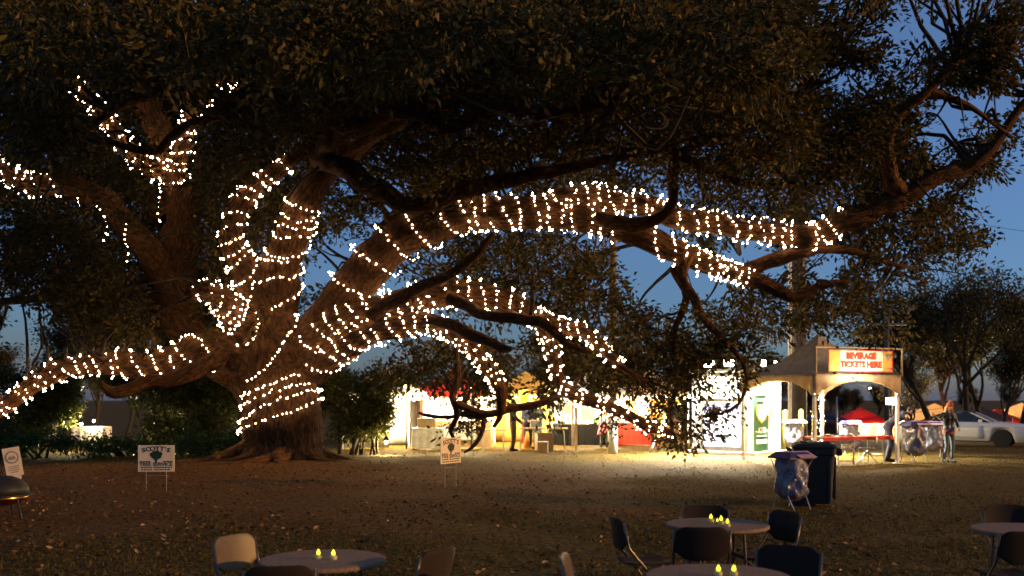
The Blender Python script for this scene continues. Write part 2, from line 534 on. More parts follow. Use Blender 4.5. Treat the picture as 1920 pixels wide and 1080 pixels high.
def ground_material():
    m, nt, b = _nt('lawn with leaf litter')
    tc = nt.nodes.new('ShaderNodeTexCoord')
    def noise(sc, det=5):
        n = nt.nodes.new('ShaderNodeTexNoise'); n.inputs['Scale'].default_value = sc; n.inputs['Detail'].default_value = det
        nt.links.new(tc.outputs['Object'], n.inputs['Vector']); return n
    def ramp(src, p0, c0, p1, c1):
        r = nt.nodes.new('ShaderNodeValToRGB')
        r.color_ramp.elements[0].position = p0; r.color_ramp.elements[0].color = (*c0, 1)
        r.color_ramp.elements[1].position = p1; r.color_ramp.elements[1].color = (*c1, 1)
        nt.links.new(src, r.inputs[0]); return r
    fine = noise(14, 8)
    soil = ramp(fine.outputs[0], 0.35, (0.022, 0.011, 0.004), 0.68, (0.175, 0.080, 0.013))
    turf = ramp(fine.outputs[0], 0.35, (0.023, 0.016, 0.0035), 0.68, (0.145, 0.088, 0.009))
    big = noise(0.35, 4)
    # litter lies thickest round the oak
    vm = nt.nodes.new('ShaderNodeVectorMath'); vm.operation = 'DISTANCE'
    vm.inputs[1].default_value = (TX + 1.0, TY - 6.0, 0)
    nt.links.new(tc.outputs['Object'], vm.inputs[0])
    mr = nt.nodes.new('ShaderNodeMapRange'); mr.inputs[1].default_value = 3; mr.inputs[2].default_value = 11
    mr.inputs[3].default_value = 0.42; mr.inputs[4].default_value = -0.22
    nt.links.new(vm.outputs['Value'], mr.inputs[0])
    ad = nt.nodes.new('ShaderNodeMath'); ad.operation = 'ADD'
    nt.links.new(big.outputs[0], ad.inputs[0]); nt.links.new(mr.outputs[0], ad.inputs[1])
    mk = ramp(ad.outputs[0], 0.42, (0, 0, 0), 0.62, (1, 1, 1))
    mx = nt.nodes.new('ShaderNodeMix'); mx.data_type = 'RGBA'
    nt.links.new(mk.outputs[0], mx.inputs[0]); nt.links.new(turf.outputs[0], mx.inputs[6]); nt.links.new(soil.outputs[0], mx.inputs[7])
    nt.links.new(mx.outputs[2], b.inputs['Base Color'])
    b.inputs['Roughness'].default_value = 0.95
    b.inputs['Specular IOR Level'].default_value = 0.1
    bp = nt.nodes.new('ShaderNodeBump'); bp.inputs['Strength'].default_value = 0.8; bp.inputs['Distance'].default_value = 0.06
    nt.links.new(fine.outputs[0], bp.inputs['Height']); nt.links.new(bp.outputs[0], b.inputs['Normal'])
    return m
gme = np_mesh('ground', np.stack([GX, GY, GZ], -1).reshape(-1, 3), tris, ground_material())
gme.polygons.foreach_set('use_smooth', [True] * len(gme.polygons))
ground = link('ground', gme, kind='structure')
ground['label'] = 'dark lawn strewn with dry oak leaves'

# grass blades and fallen leaves
def scatter(n, ymin=8.5, ymax=36, pw=1.5):
    u = rng.random(n)
    y = (ymin ** (1 - pw) + u * (ymax ** (1 - pw) - ymin ** (1 - pw))) ** (1 / (1 - pw))
    x = rng.uniform(-0.56, 0.56, n) * y
    return x, y
gx_, gy_ = scatter(75000)
clump = vnoise(gx_ * 0.9, gy_ * 0.9, 1.0) + 0.6 * vnoise(gx_ * 3, gy_ * 3, 5.0)
dtree = np.hypot(gx_ - TX - 1.5, gy_ - TY + 4.5)
keep = clump + sstep(3, 13, dtree) * 1.3 - 0.9 > rng.uniform(-0.6, 0.6, len(gx_))
gx_, gy_ = gx_[keep], gy_[keep]
n = len(gx_)
base = np.stack([gx_, gy_, gz(gx_, gy_) - 0.004], 1)
ang = rng.uniform(0, 6.283, n); hgt = rng.uniform(0.018, 0.055, n); w = rng.uniform(0.006, 0.012, n)
side = np.stack([np.cos(ang), np.sin(ang), 0 * ang], 1)
lean = rng.normal(size=(n, 2)) * 0.03
tip = base + np.concatenate([lean, hgt[:, None]], 1)
V = np.stack([base - side * w[:, None], base + side * w[:, None], tip], 1).reshape(-1, 3)
T = np.arange(n * 3).reshape(-1, 3)
grass = link('grass', np_mesh('grass', V, T, M['grass']), kind='stuff')
tag(grass, 'short thin grass growing over the dark lawn', 'grass', kind='stuff')

lx, ly = scatter(13000, 8.5, 33, 1.6)
drift = 0.55 + 0.75 * vnoise(lx * 0.55, ly * 0.8, 2.2) + 0.35 * vnoise(lx * 1.7, ly * 2.2, 6.1)
keep = (np.exp(-(np.hypot(lx - TX - 1, (ly - TY + 6) * 0.9) / 9.0) ** 2) + 0.30 * (ly < 19)) * np.clip(drift, 0, 1.4) > rng.random(len(lx))
lx, ly = lx[keep], ly[keep]
n = len(lx)
a = rng.uniform(0, 6.283, n)
pos = np.stack([lx, ly, gz(lx, ly) + rng.uniform(0.002, 0.018, n)], 1)
d = np.stack([np.cos(a), np.sin(a), rng.normal(size=n) * 0.35], 1)
V, T = leaf_arrays(pos, d, 0.085, 0.045)
litter = link('fallen_leaves', np_mesh('fallen_leaves', V, T, M['litter']), kind='stuff')
tag(litter, 'dry brown oak leaves lying over the lawn', 'fallen leaves', kind='stuff')

# ------------------------------------------------------------------ the oak
OAK = Vector((TX, TY, 0))
oak = thing('oak_tree', 'huge spreading oak with light strings wound round its trunk and limbs', 'tree', OAK)

LIMB = {
 # name: control points (photo x, photo y, distance, radius in photo pixels)
 'trunk': [(528, 915, 27, 150), (528, 893, 27, 112), (528, 868, 27, 88), (528, 835, 27, 73), (527, 800, 27, 67), (525, 750, 27, 64), (523, 700, 27, 66), (517, 655, 27, 70), (510, 615, 26.9, 60), (505, 580, 26.9, 40)],
 'center': [(517, 690, 27, 60), (514, 630, 26.9, 52), (516, 575, 26.8, 44), (524, 515, 26.6, 39), (545, 455, 26.3, 32), (562, 402, 26, 29), (592, 348, 25.5, 26), (640, 292, 25, 24), (705, 245, 24, 20), (790, 195, 23, 15), (890, 140, 22, 10), (980, 90, 21, 6)],
 'fork': [(500, 650, 26.8, 38), (480, 570, 26.4, 30), (457, 505, 26, 25), (434, 455, 25.6, 21), (445, 398, 25.4, 18), (482, 350, 25.4, 16), (530, 312, 25.4, 14), (575, 280, 25.4, 10), (620, 240, 25.2, 7)],
 'stub': [(485, 640, 26.6, 34), (440, 590, 25.9, 26), (408, 555, 25.2, 22), (380, 545, 24.7, 17), (352, 560, 24.4, 8)],
 'arch': [(560, 690, 26.9, 48), (600, 625, 26.7, 44), (645, 562, 26.5, 40), (692, 500, 26.2, 38), (750, 448, 25.9, 36), (825, 415, 25.6, 34), (905, 400, 25.4, 29), (985, 397, 25.2, 27), (1060, 402, 25.1, 26), (1130, 418, 25, 24), (1220, 452, 25, 23), (1300, 484, 25, 19), (1370, 508, 25, 16), (1430, 530, 25, 13), (1490, 556, 25, 10), (1540, 535, 25, 7), (1590, 530, 25, 4)],
 'upper_arch': [(990, 405, 25.3, 22), (1045, 382, 25.2, 23), (1105, 366, 25.1, 22), (1170, 372, 25, 21), (1235, 392, 25, 20), (1300, 416, 25, 19), (1380, 428, 25, 19), (1455, 440, 25, 20), (1525, 434, 24.9, 20), (1590, 412, 24.8, 20), (1655, 384, 24.7, 19), (1725, 347, 24.6, 17), (1800, 326, 24.5, 13), (1855, 290, 24.4, 10), (1885, 235, 24.3, 8), (1930, 185, 24.2, 6), (2000, 150, 24, 5)],
 'offshoot': [(1370, 510, 25, 14), (1440, 490, 25, 13), (1500, 472, 25.1, 12), (1555, 466, 25.2, 9), (1630, 478, 25.3, 6), (1700, 500, 25.4, 4)],
 'droop': [(1290, 480, 24.9, 12), (1275, 520, 24.7, 11), (1300, 560, 24.6, 9), (1325, 600, 24.5, 8), (1362, 642, 24.6, 5.5), (1398, 690, 24.8, 4.5), (1396, 738, 24.8, 3.5), (1372, 768, 24.8, 3), (1322, 782, 24.8, 2)],
 'droop_left': [(1262, 505, 24.8, 9), (1285, 560, 24.8, 7), (1262, 630, 24.8, 6), (1275, 700, 24.9, 5), (1255, 770, 24.9, 4), (1272, 845, 25, 3)],
 'riser': [(1120, 405, 24.7, 13), (1165, 418, 24.3, 13), (1230, 414, 23.8, 12), (1259, 380, 23.6, 11), (1262, 310, 23.4, 11), (1300, 268, 23.3, 10), (1380, 243, 23.2, 9), (1470, 200, 23, 7), (1540, 160, 23, 5)],
 'right_riser': [(1700, 362, 24.6, 15), (1668, 330, 24.3, 14), (1662, 270, 24, 13), (1685, 220, 23.8, 12), (1740, 168, 23.6, 9), (1790, 120, 23.4, 6), (1820, 70, 23.2, 4)],
 'right_twig': [(1740, 170, 23.6, 7), (1800, 190, 23.7, 6), (1850, 220, 23.8, 4), (1900, 260, 24, 3)],
 'low_arch': [(575, 665, 26.7, 36), (620, 622, 26.4, 32), (672, 592, 26.1, 29), (730, 575, 25.9, 27), (795, 556, 25.7, 25), (860, 548, 25.5, 23), (925, 558, 25.3, 21), (985, 583, 25.1, 19), (1020, 610, 25, 15), (1036, 655, 24.9, 12), (1044, 700, 24.8, 11), (1070, 738, 24.7, 11), (1125, 757, 24.5, 11), (1180, 780, 24.3, 10), (1215, 800, 24.2, 8), (1262, 812, 24.1, 4)],
 'low_twin': [(985, 583, 25.1, 17), (1040, 608, 24.9, 14), (1088, 622, 24.7, 12), (1120, 640, 24.6, 11), (1145, 668, 24.5, 9), (1178, 695, 24.4, 5), (1215, 715, 24.4, 3)],
 'under_arch': [(590, 690, 26.6, 30), (640, 652, 26.3, 28), (690, 622, 26, 26), (748, 603, 25.7, 22), (805, 605, 25.4, 17), (855, 628, 25.1, 15), (895, 662, 24.8, 14), (925, 702, 24.6, 11), (940, 742, 24.4, 9), (937, 775, 24.3, 5), (925, 800, 24.3, 2)],
 'broken_stub': [(790, 598, 25.4, 14), (860, 618, 24.8, 12), (910, 640, 24.4, 11), (944, 658, 24.2, 10), (960, 655, 24.1, 4)],
 'dark_prong': [(690, 590, 25.6, 13), (760, 553, 24.8, 11), (840, 516, 24, 9), (890, 482, 23.5, 8), (925, 440, 23.2, 5)],
 'dark_sweep': [(850, 560, 25, 11), (905, 585, 24.4, 11), (965, 596, 24, 11), (1020, 612, 23.8, 10), (1070, 645, 23.7, 7), (1110, 660, 23.7, 4)],
 'front_drop': [(592, 300, 24.8, 20), (640, 312, 23.6, 19), (700, 348, 22.8, 19), (755, 385, 22.3, 18), (800, 390, 22.1, 16), (860, 362, 22, 15), (950, 338, 21.8, 13), (1050, 322, 21.6, 11), (1140, 300, 21.4, 8), (1230, 290, 21.2, 5)],
 'front_high': [(600, 290, 24.5, 20), (650, 252, 23, 19), (720, 218, 22, 16), (775, 212, 21.6, 13), (835, 246, 21.4, 11), (870, 230, 21.2, 11), (930, 198, 21, 10), (1030, 212, 20.6, 9), (1120, 198, 20.2, 7), (1220, 170, 19.8, 5)],
 'twisted': [(1040, 330, 24.8, 10), (1078, 275, 24.2, 10), (1130, 272, 23.8, 9), (1180, 288, 23.5, 9), (1240, 272, 23.3, 8), (1330, 320, 23.2, 8), (1420, 350, 23.2, 6), (1500, 340, 23, 4)],
 'left_stem': [(500, 740, 27.2, 55), (455, 690, 27.5, 46), (390, 650, 27.9, 38), (345, 610, 28.1, 35), (330, 550, 28.3, 34), (338, 470, 28.4, 35), (344, 400, 28.4, 33), (324, 310, 28.4, 27), (291, 230, 28.4, 24), (262, 140, 28.4, 19), (240, 60, 28.2, 13), (225, -30, 28, 8)],
 'left_arm': [(322, 345, 28.2, 16), (272, 312, 27.8, 16), (240, 280, 27.5, 15), (212, 235, 27.2, 14), (180, 195, 27, 12), (135, 155, 26.8, 8), (80, 110, 26.6, 5)],
 'left_fork': [(330, 350, 28, 18), (340, 300, 27.7, 17), (350, 250, 27.5, 14), (366, 205, 27.3, 11), (410, 165, 27, 10), (440, 140, 26.8, 8), (480, 100, 26.4, 5)],
 'left_arch': [(345, 560, 28.2, 30), (290, 490, 28, 28), (240, 430, 27.8, 25), (195, 380, 27.6, 23), (135, 346, 27.4, 21), (60, 345, 27.2, 19), (0, 318, 27, 17), (-60, 290, 26.8, 13), (-150, 270, 26.5, 8)],
 'left_rear': [(335, 575, 28.3, 18), (240, 545, 28.6, 14), (150, 548, 28.8, 11), (60, 562, 29, 8), (-40, 560, 29, 5)],
 'left_low': [(495, 730, 26.9, 50), (455, 672, 26.7, 42), (400, 655, 26.5, 36), (335, 672, 26.2, 28), (275, 688, 25.9, 23), (210, 678, 25.6, 22), (145, 686, 25.3, 19), (85, 708, 25, 17), (40, 738, 24.7, 15), (-5, 772, 24.4, 13), (-60, 800, 24.2, 10), (-140, 830, 24, 5)],
 'left_stub': [(420, 668, 26.2, 18), (350, 700, 25.6, 14), (270, 722, 25.2, 11), (212, 742, 25, 10), (185, 716, 24.9, 4)],
 'left_dark': [(120, 270, 24, 6), (200, 268, 23.8, 6), (290, 283, 23.6, 7), (330, 252, 23.4, 8), (375, 226, 23.2, 7), (480, 215, 23, 5), (560, 200, 22.8, 4)],
 'left_cross': [(170, 240, 24, 6), (240, 190, 23.8, 8), (320, 174, 23.6, 8), (420, 178, 23.4, 8), (560, 184, 23.2, 6), (640, 170, 23, 4)],
 'high_middle': [(592, 335, 25.5, 18), (630, 240, 24.4, 17), (680, 150, 23, 14), (760, 60, 21.6, 11), (800, 0, 20.6, 9), (850, -80, 19.6, 6)],
 'high_right': [(705, 245, 24, 14), (860, 190, 24.6, 12), (1010, 140, 25, 10), (1160, 100, 25.2, 8), (1320, 60, 25.4, 6), (1450, 30, 25.6, 4)],
 'rear_right': [(600, 600, 27.2, 26), (720, 440, 28.5, 20), (860, 330, 29.5, 17), (1000, 270, 30, 13), (1150, 200, 30.5, 10), (1350, 150, 31, 7), (1500, 110, 31, 4)],
 'rear_left': [(330, 420, 28.6, 22), (230, 330, 30, 16), (120, 250, 31, 12), (0, 180, 32, 8), (-100, 120, 32.5, 5)],
 'hanging': [(872, 630, 25.0, 5), (858, 665, 25.0, 6), (862, 705, 25.1, 6), (850, 742, 25.0, 7), (858, 782, 25.1, 5), (845, 812, 25.2, 4), (862, 838, 25.2, 2)],
 'hanging_arm': [(856, 758, 25, 8), (905, 776, 24.9, 7), (960, 764, 24.8, 8), (1012, 756, 24.8, 8), (1062, 736, 24.8, 5), (1090, 700, 24.8, 3)],
 'hanging_twig': [(864, 778, 25, 5), (905, 786, 24.9, 5), (893, 830, 24.9, 4), (870, 848, 24.9, 2)],
}
PATH = {}
def pathof(ctrl, step):
    c = np.array([[*P(x, y, D), r / FPX * D] for x, y, D, r in ctrl])
    pth = catmull(c, step)
    s = np.concatenate([[0], np.cumsum(np.linalg.norm(np.diff(pth[:, :3], axis=0), axis=1))])
    a = np.minimum(0.17, 0.55 * pth[:, 3] + 0.02) * (0.25 if pth[:, 3].max() > 0.45 else 1.0)
    k = c[0, 0] * 3.7 + c[0, 2]
    for q in range(3): pth[:, q] += a * (vnoise(s * 1.1, k + 9 * q, 1.5) + 0.5 * vnoise(s * 3.1, k + 9 * q, 4.5))
    pth[:, 3] *= 1 + 0.14 * vnoise(s * 1.7, k, 8.5)
    return pth
for nm, ctrl in LIMB.items():
    big = max(c[3] for c in ctrl)
    PATH[nm] = pathof(ctrl, 0.06 if nm == 'trunk' else (0.12 if big > 20 else 0.16))

oakv = np.array([OAK.x, OAK.y, OAK.z, 0])
for i, (nm, path) in enumerate(PATH.items()):
    mb = MB()
    p = path - oakv
    if nm == 'trunk':
        limb_mesh(mb, p, 150, ridge=0.05, nridge=38, seed=1.7, lump=0.07)
        mb.build('trunk', M['bark'], oak, smooth=True)
    else:
        rb = path[:, 3].max()
        limb_mesh(mb, p, 64 if rb > 0.4 else (36 if rb > 0.2 else 14), ridge=0.028 if rb > 0.4 else (0.014 if rb > 0.2 else 0), nridge=26 if rb > 0.4 else 16, seed=i * 3.1, lump=0.15)
        mb.build('limb', M['bark'], oak, smooth=True)

# surface roots that run out from the foot of the trunk
for k in range(11):
    a = k / 11 * 6.283 + rnd.uniform(-0.2, 0.2)
    ln = rnd.uniform(1.2, 2.6)
    pts = []
    for q in range(7):
        t = q / 6
        rr = 0.75 + ln * t
        aa = a + 0.35 * math.sin(t * 3 + k)
        x, y = TX + rr * math.cos(aa), TY + rr * math.sin(aa) * 0.8
        rad = 0.2 * (1 - t) ** 1.1 + 0.025
        pts.append((x - TX, y - TY, gzf(x, y) + rad * 0.25 + 0.34 * (1 - t) ** 4 - 0.06 * t, rad))
    mb = MB()
    limb_mesh(mb, catmull(pts, 0.08), 20, ridge=0.012, nridge=9, seed=k * 1.3, lump=0.14)
    mb.build('root', M['bark'], oak, smooth=True)

# crown: how full each 40-pixel field of the canopy is, from the top row down
CROWN = """
999999999999999999999999999999999998887666432108
999999999999999999999999999999999999887764210677
999999999999999999999999999999999999887765323786
999999999999999999999999999999999998887777778885
999999999999999999999999999999999999998776521431
999999999999999988888888888888888888898888621234
999899999999999988868888888888888888899988862363
997679999999999876888888888888888888899988888883
998889999999999778888888888887777888888888888730
999999999999999788887766655555557777888888788210
899999999999789877766777776554455677778888788210
899999899999776556556888888765445555566777788720
799999899999764434457888888862122455677766663200
688999999999764211245788888863112566677765641000
336999999999765110012457888888656666577765421000
224888999999764000011345788888777777665544310000
225676667774200000588887688877886622000000000000
000000000000000001588888665678000000000000000000
000000000000000000468876655576000000000000000000
000000000000000000023555332144000000000000000000
000000000000000000001100000001000000000000000000
""".split()
cells = []
for r_, row in enumerate(CROWN):
    for c_, ch in enumerate(row):
        dns = int(ch)
        if dns: cells.append((c_, r_, dns))
cl = []
NCL = {9: 8.4, 8: 7.0, 7: 5.6, 6: 4.3, 5: 3.2, 4: 2.3, 3: 1.5, 2: 0.9, 1: 0.45}
BIAS = {9: 2.0, 8: 0.42, 7: 0.2, 6: 0.05, 5: -0.08, 4: -0.18, 3: -0.25, 2: -0.3, 1: -0.3}
for c_, r_, dns in cells:
    k = NCL[dns]
    if r_ < 8: k *= 1.45
    elif r_ < 16 and c_ < 13: k *= 1.35
    k = int(k) + (rnd.random() < k - int(k))
    for _ in range(k):
        x, y = (c_ + rnd.random()) * 40, (r_ + rnd.random()) * 40
        if r_ < 4: D = rnd.uniform(17, 31) if rnd.random() < 0.85 else rnd.uniform(14, 17)
        elif r_ < 9: D = rnd.uniform(20, 31.5)
        elif r_ < 16: D = rnd.uniform(23, 31)
        else: D = rnd.uniform(24, 27.5)
        if rnd.random() > float(sstep(-0.12, 0.12, vnoise(x / 62, y / 50, 4.4) + 0.5 * vnoise(x / 27, y / 25, 8.8) + BIAS[dns])): continue
        if c_ > 37: D = min(max(D, 22.5), 27.5)
        cl.append((x, y, D))
# the crown goes on over the frame's edges
for _ in range(1500):
    if rnd.random() < 0.72:
        x, y, D = rnd.uniform(-250, 1900), rnd.uniform(-420, 0), rnd.uniform(18, 32)
    else:
        x, y, D = rnd.uniform(-420, 0), rnd.uniform(-200, 660), rnd.uniform(22, 31)
    cl.append((x, y, D))
# sprays that hang before the kiosk, gathered on the drooping branches
for x0, y0, r0, k0 in ((1230, 690, 36, 9), (1275, 678, 34, 9), (1258, 738, 28, 7), (1318, 715, 22, 4), (1330, 655, 34, 9), (1400, 665, 28, 7), (1388, 718, 18, 4), (1352, 770, 24, 5), (1286, 792, 22, 4),
                       (1264, 832, 18, 3), (1236, 780, 22, 5), (1330, 812, 12, 2), (1150, 700, 30, 6), (1195, 720, 28, 5)):
    for _ in range(k0):
        a_, q_ = rnd.uniform(0, 6.283), r0 * math.sqrt(rnd.random())
        cl.append((x0 + q_ * math.cos(a_), y0 + q_ * math.sin(a_), 24.9 + rnd.uniform(-.5, .5)))
cl = np.array(cl)
# leaves stay clear of the limbs that carry lights and, mostly, of the bare limbs in front
def screen(path): return np.stack([960 + path[:, 0] / path[:, 1] * FPX, YH - (path[:, 2] - EYE) / path[:, 1] * FPX, path[:, 1], path[:, 3] / path[:, 1] * FPX], 1)
LIT = ['trunk', 'center', 'fork', 'stub', 'arch', 'upper_arch', 'low_arch', 'low_twin', 'under_arch', 'left_low', 'left_arm', 'left_fork', 'left_arch', 'left_stem']
BARE = ['front_drop', 'front_high', 'riser', 'right_riser', 'left_dark', 'left_cross', 'dark_prong', 'dark_sweep', 'broken_stub', 'left_stub', 'twisted', 'hanging', 'hanging_arm', 'offshoot', 'droop']
for names, prob, pad in ((LIT, 0.97, 26), (BARE, 0.85, 14)):
    S = np.concatenate([screen(PATH[n_])[::2] for n_ in names])
    for i in range(len(cl)):
        d2 = np.hypot(S[:, 0] - cl[i, 0], S[:, 1] - cl[i, 1]) - S[:, 3]
        hit = d2 < pad
        if hit.any():
            Dl = S[hit, 2].max()
            if cl[i, 2] < Dl + 0.4 and rnd.random() < prob:
                cl[i, 2] = Dl + rnd.uniform(0.6, 3.5)
cw = np.stack([(cl[:, 0] - 960) / FPX * cl[:, 2], cl[:, 2], EYE - (cl[:, 1] - YH) / FPX * cl[:, 2]], 1)
ok = cw[:, 2] > gz(cw[:, 0], cw[:, 1]) + 0.25
cw = cw[ok]
NC = len(cw)
out = cw - np.array([TX + 4, TY, 3.0])
out /= np.linalg.norm(out, axis=1)[:, None]
tdir = out * 0.6 + rng.normal(size=(NC, 3)) * 0.7 + np.array([0, 0, -0.15])
tdir /= np.linalg.norm(tdir, axis=1)[:, None]
pos, dirs = cluster_leaves(cw, tdir, 46, 0.8, 0.15)
V, T = leaf_arrays(pos, dirs, 0.17, 0.082)
print('oak leaves', len(pos), 'clusters', NC)
crown = link('crown', np_mesh('crown', V - np.array(OAK)[None], T, M['leaf']), oak, kind='stuff')

# twigs through each spray and branches that carry the sprays back to the limbs
def thin_tubes(segments, seg=3):
    """straight tapered twigs as one triangle soup: list of (a, b, ra, rb)"""
    A = np.array([s_[0] for s_ in segments]); B = np.array([s_[1] for s_ in segments])
    ra = np.array([s_[2] for s_ in segments]); rb = np.array([s_[3] for s_ in segments])
    d = B - A; d /= np.linalg.norm(d, axis=1)[:, None] + 1e-9
    h = np.where(np.abs(d[:, 2:3]) < 0.9, np.array([[0, 0, 1.0]]), np.array([[1.0, 0, 0]]))
    n_ = np.cross(d, h); n_ /= np.linalg.norm(n_, axis=1)[:, None] + 1e-9
    b_ = np.cross(d, n_)
    th = np.arange(seg) * 2 * np.pi / seg
    ring = np.cos(th)[None, :, None] * n_[:, None] + np.sin(th)[None, :, None] * b_[:, None]
    V = np.concatenate([A[:, None] + ring * ra[:, None, None], B[:, None] + ring * rb[:, None, None]], 1)
    t = []
    for k in range(seg):
        k2 = (k + 1) % seg
        t += [(k, k2, seg + k2), (k, seg + k2, seg + k)]
    T = np.array(t)[None] + (np.arange(len(A)) * 2 * seg)[:, None, None]
    return V.reshape(-1, 3), T.reshape(-1, 3)
allp = np.concatenate([p_[2:-1] for n_, p_ in PATH.items() if n_ not in ('trunk',)])
segs = []
for i in range(NC):
    segs.append((cw[i] - tdir[i] * 0.42, cw[i] + tdir[i] * 0.36, 0.012, 0.004))
nb = 0
for i in rng.permutation(NC)[:1500]:
    d = np.linalg.norm(allp[:, :3] - cw[i], axis=1)
    j = int(np.argmin(d + rng.uniform(0, 1.2, len(d))))
    if d[j] > 7: continue
    a_ = allp[j, :3]; b_ = cw[i] - tdir[i] * 0.3
    mid = (a_ + b_) / 2 + rng.normal(size=3) * 0.16 * d[j] + np.array([0, 0, 0.10 * d[j]])
    ctrl = np.array([a_, a_ * 0.6 + mid * 0.4 + rng.normal(size=3) * 0.05 * d[j], mid, b_])
    pts = catmull(ctrl, max(0.25, d[j] / 9))
    r0 = min(0.018 + 0.012 * d[j], allp[j, 3] * 0.7)
    for q in range(len(pts) - 1):
        t0, t1 = q / (len(pts) - 1), (q + 1) / (len(pts) - 1)
        segs.append((pts[q], pts[q + 1], r0 * (1 - t0) + 0.008, r0 * (1 - t1) + 0.008))
    nb += 1
V, T = thin_tubes(segs, 4)
link('twigs', np_mesh('twigs', V - np.array(OAK)[None], T, M['bark_dark']), oak, kind='stuff')

# ------------------------------------------------------------------ light strings
OCT = np.array([(1, 0, 0), (0, 1, 0), (-1, 0, 0), (0, -1, 0), (0, 0, 1), (0, 0, -1)], float)
OCT_F = np.array([(0, 1, 4), (1, 2, 4), (2, 3, 4), (3, 0, 4), (1, 0, 5), (2, 1, 5), (3, 2, 5), (0, 3, 5)])
NB = [0]
def bulbs_mesh(name, pts, r, m):
    n = len(pts); NB[0] += n
    rr = r * rng.uniform(0.75, 1.15, n)
    V = pts[:, None, :] + OCT[None] * rr[:, None, None]
    T = OCT_F[None] + (np.arange(n) * 6)[:, None, None]
    return np_mesh(name, V.reshape(-1, 3), T.reshape(-1, 3), m)

def strand(label, pts, spacing=0.118, r=0.0195, group='light strings wound on the oak', bm='bulb'):
    """pts: a fine polyline in world space; cable plus bulbs"""
    pts = np.asarray(pts)
    s = np.concatenate([[0], np.cumsum(np.linalg.norm(np.diff(pts, axis=0), axis=1))])
    n = int(s[-1] / spacing)
    q = (np.arange(n) + 0.5) * spacing + rng.normal(size=n) * spacing * 0.25
    q = q[rng.random(n) > 0.05]; n = len(q)
    bp = np.stack([np.interp(q, s, pts[:, k]) for k in range(3)], 1) + rng.normal(size=(n, 3)) * 0.020
    o = Vector(pts[0])
    root = thing('light_string', label, 'light string', o, group=group)
    ms = max(2, int(s[-1] / 0.09))
    cq = np.linspace(0, s[-1], ms)
    cp = np.stack([np.interp(cq, s, pts[:, k]) for k in range(3)], 1) - np.array(o)
    V, T = thin_tubes([(cp[i], cp[i + 1], 0.006, 0.006) for i in range(ms - 1)])
    link('cable', np_mesh('cable', V, T, M['cable']), root)
    link('bulbs', bulbs_mesh('bulbs', bp - np.array(o), r, M[bm]), root, kind='stuff')
    return root

def wound(path, x0, x1, pitch, by='x', phase=0.0, wob=0.35, tilt=0.0, gap=0.065):
    """helix round a limb between two photo positions (along x or y), loose and uneven"""
    sc = screen(path)
    key = sc[:, 0] if by == 'x' else sc[:, 1]
    ia, ib = int(np.argmin(np.abs(key - x0))), int(np.argmin(np.abs(key - x1)))
    if ia > ib: ia, ib = ib, ia
    seg = path[ia:ib + 1]
    t, n, b = frames(seg)
    s = np.concatenate([[0], np.cumsum(np.linalg.norm(np.diff(seg[:, :3], axis=0), axis=1))])
    turns = s[-1] / pitch
    N = int(max(24, turns * 40))
    u = np.linspace(0, 1, N)
    th = 2 * np.pi * turns * u + phase
    su = u * s[-1] + pitch * wob * (vnoise(u * turns * 2.3, 0.3 + phase) + 0.5 * vnoise(u * turns * 5.1, 7.3))
    su = su + pitch * 0.55 * vnoise(u * turns * 0.45, 3.7 + phase) * np.cos(th + 4 * vnoise(u * turns * 0.3, 11.1)) * min(1, wob * 2.5)
    su = np.clip(su, 0, s[-1])
    I = lambda a: np.stack([np.interp(su, s, a[:, k]) for k in range(a.shape[1])], 1)
    p, nn, bb = I(seg), I(n), I(b)
    rad = p[:, 3] * 1.05 + gap + 0.05 * np.clip(vnoise(u * turns * 1.1, 17.0 + phase) - 0.15, 0, 1)
    q = p[:, :3] + rad[:, None] * (np.cos(th)[:, None] * nn + np.sin(th)[:, None] * bb)
    if tilt: q[:, 2] += tilt * (q[:, 0] - p[:, 0])
    return q

strand('light string in rings low round the thick oak trunk', wound(PATH['trunk'], 792, 712, 0.31, 'y', wob=0.12, tilt=0.26))
strand('light string climbing from the trunk to the middle fork of the oak', np.concatenate([
    catmull([[*P(462, 716, 26.0)], [*P(500, 688, 25.75)], [*P(523, 655, 25.8)], [*P(545, 620, 25.9)], [*P(560, 592, 26.1)]], 0.06),
    wound(PATH['center'], 590, 480, 0.62, 'y', wob=0.2, tilt=0.22)]))
strand('light string wound up the leaning middle limb of the oak', wound(PATH['center'], 480, 378, 0.36, 'y', wob=0.4))
strand('light string looped round the crooked fork left of the middle limb', wound(PATH['fork'], 520, 300, 0.33, 'y', wob=0.45))
strand('light string bunched round the short stub left of the middle fork', wound(PATH['stub'], 470, 362, 0.34, 'x', wob=0.5))
strand('light string swagged from the stub down to the low left limb', catmull([[*P(476, 520, 25.5)], [*P(470, 560, 25.4)], [*P(452, 600, 25.4)], [*P(430, 618, 25.5)], [*P(398, 604, 25.5)]], 0.06))
strand('light string in wide rings up the steep foot of the great arching limb', wound(PATH['arch'], 648, 830, 0.80, 'x', wob=0.15, tilt=-0.3))
strand('light string wound tightly along the top of the great arching limb', wound(PATH['arch'], 830, 1165, 0.36, 'x', wob=0.4))
strand('light string on the lower right reach of the arching limb, ending in a tangle', np.concatenate([wound(PATH['arch'], 1215, 1325, 0.36, 'x', wob=0.4), wound(PATH['arch'], 1325, 1402, 0.15, 'x', wob=0.5)]))
strand('light string along the higher limb, left of the black riser branch', wound(PATH['upper_arch'], 1045, 1250, 0.30, 'x', wob=0.35))
strand('light string along the higher limb, right of the black riser branch', wound(PATH['upper_arch'], 1262, 1585, 0.33, 'x', wob=0.35))
strand('light string round the thick start of the lower right limb', wound(PATH['low_arch'], 590, 800, 0.36, 'x', wob=0.35))
strand('light string over the crest of the lower right limb', wound(PATH['low_arch'], 800, 1005, 0.34, 'x', wob=0.35))
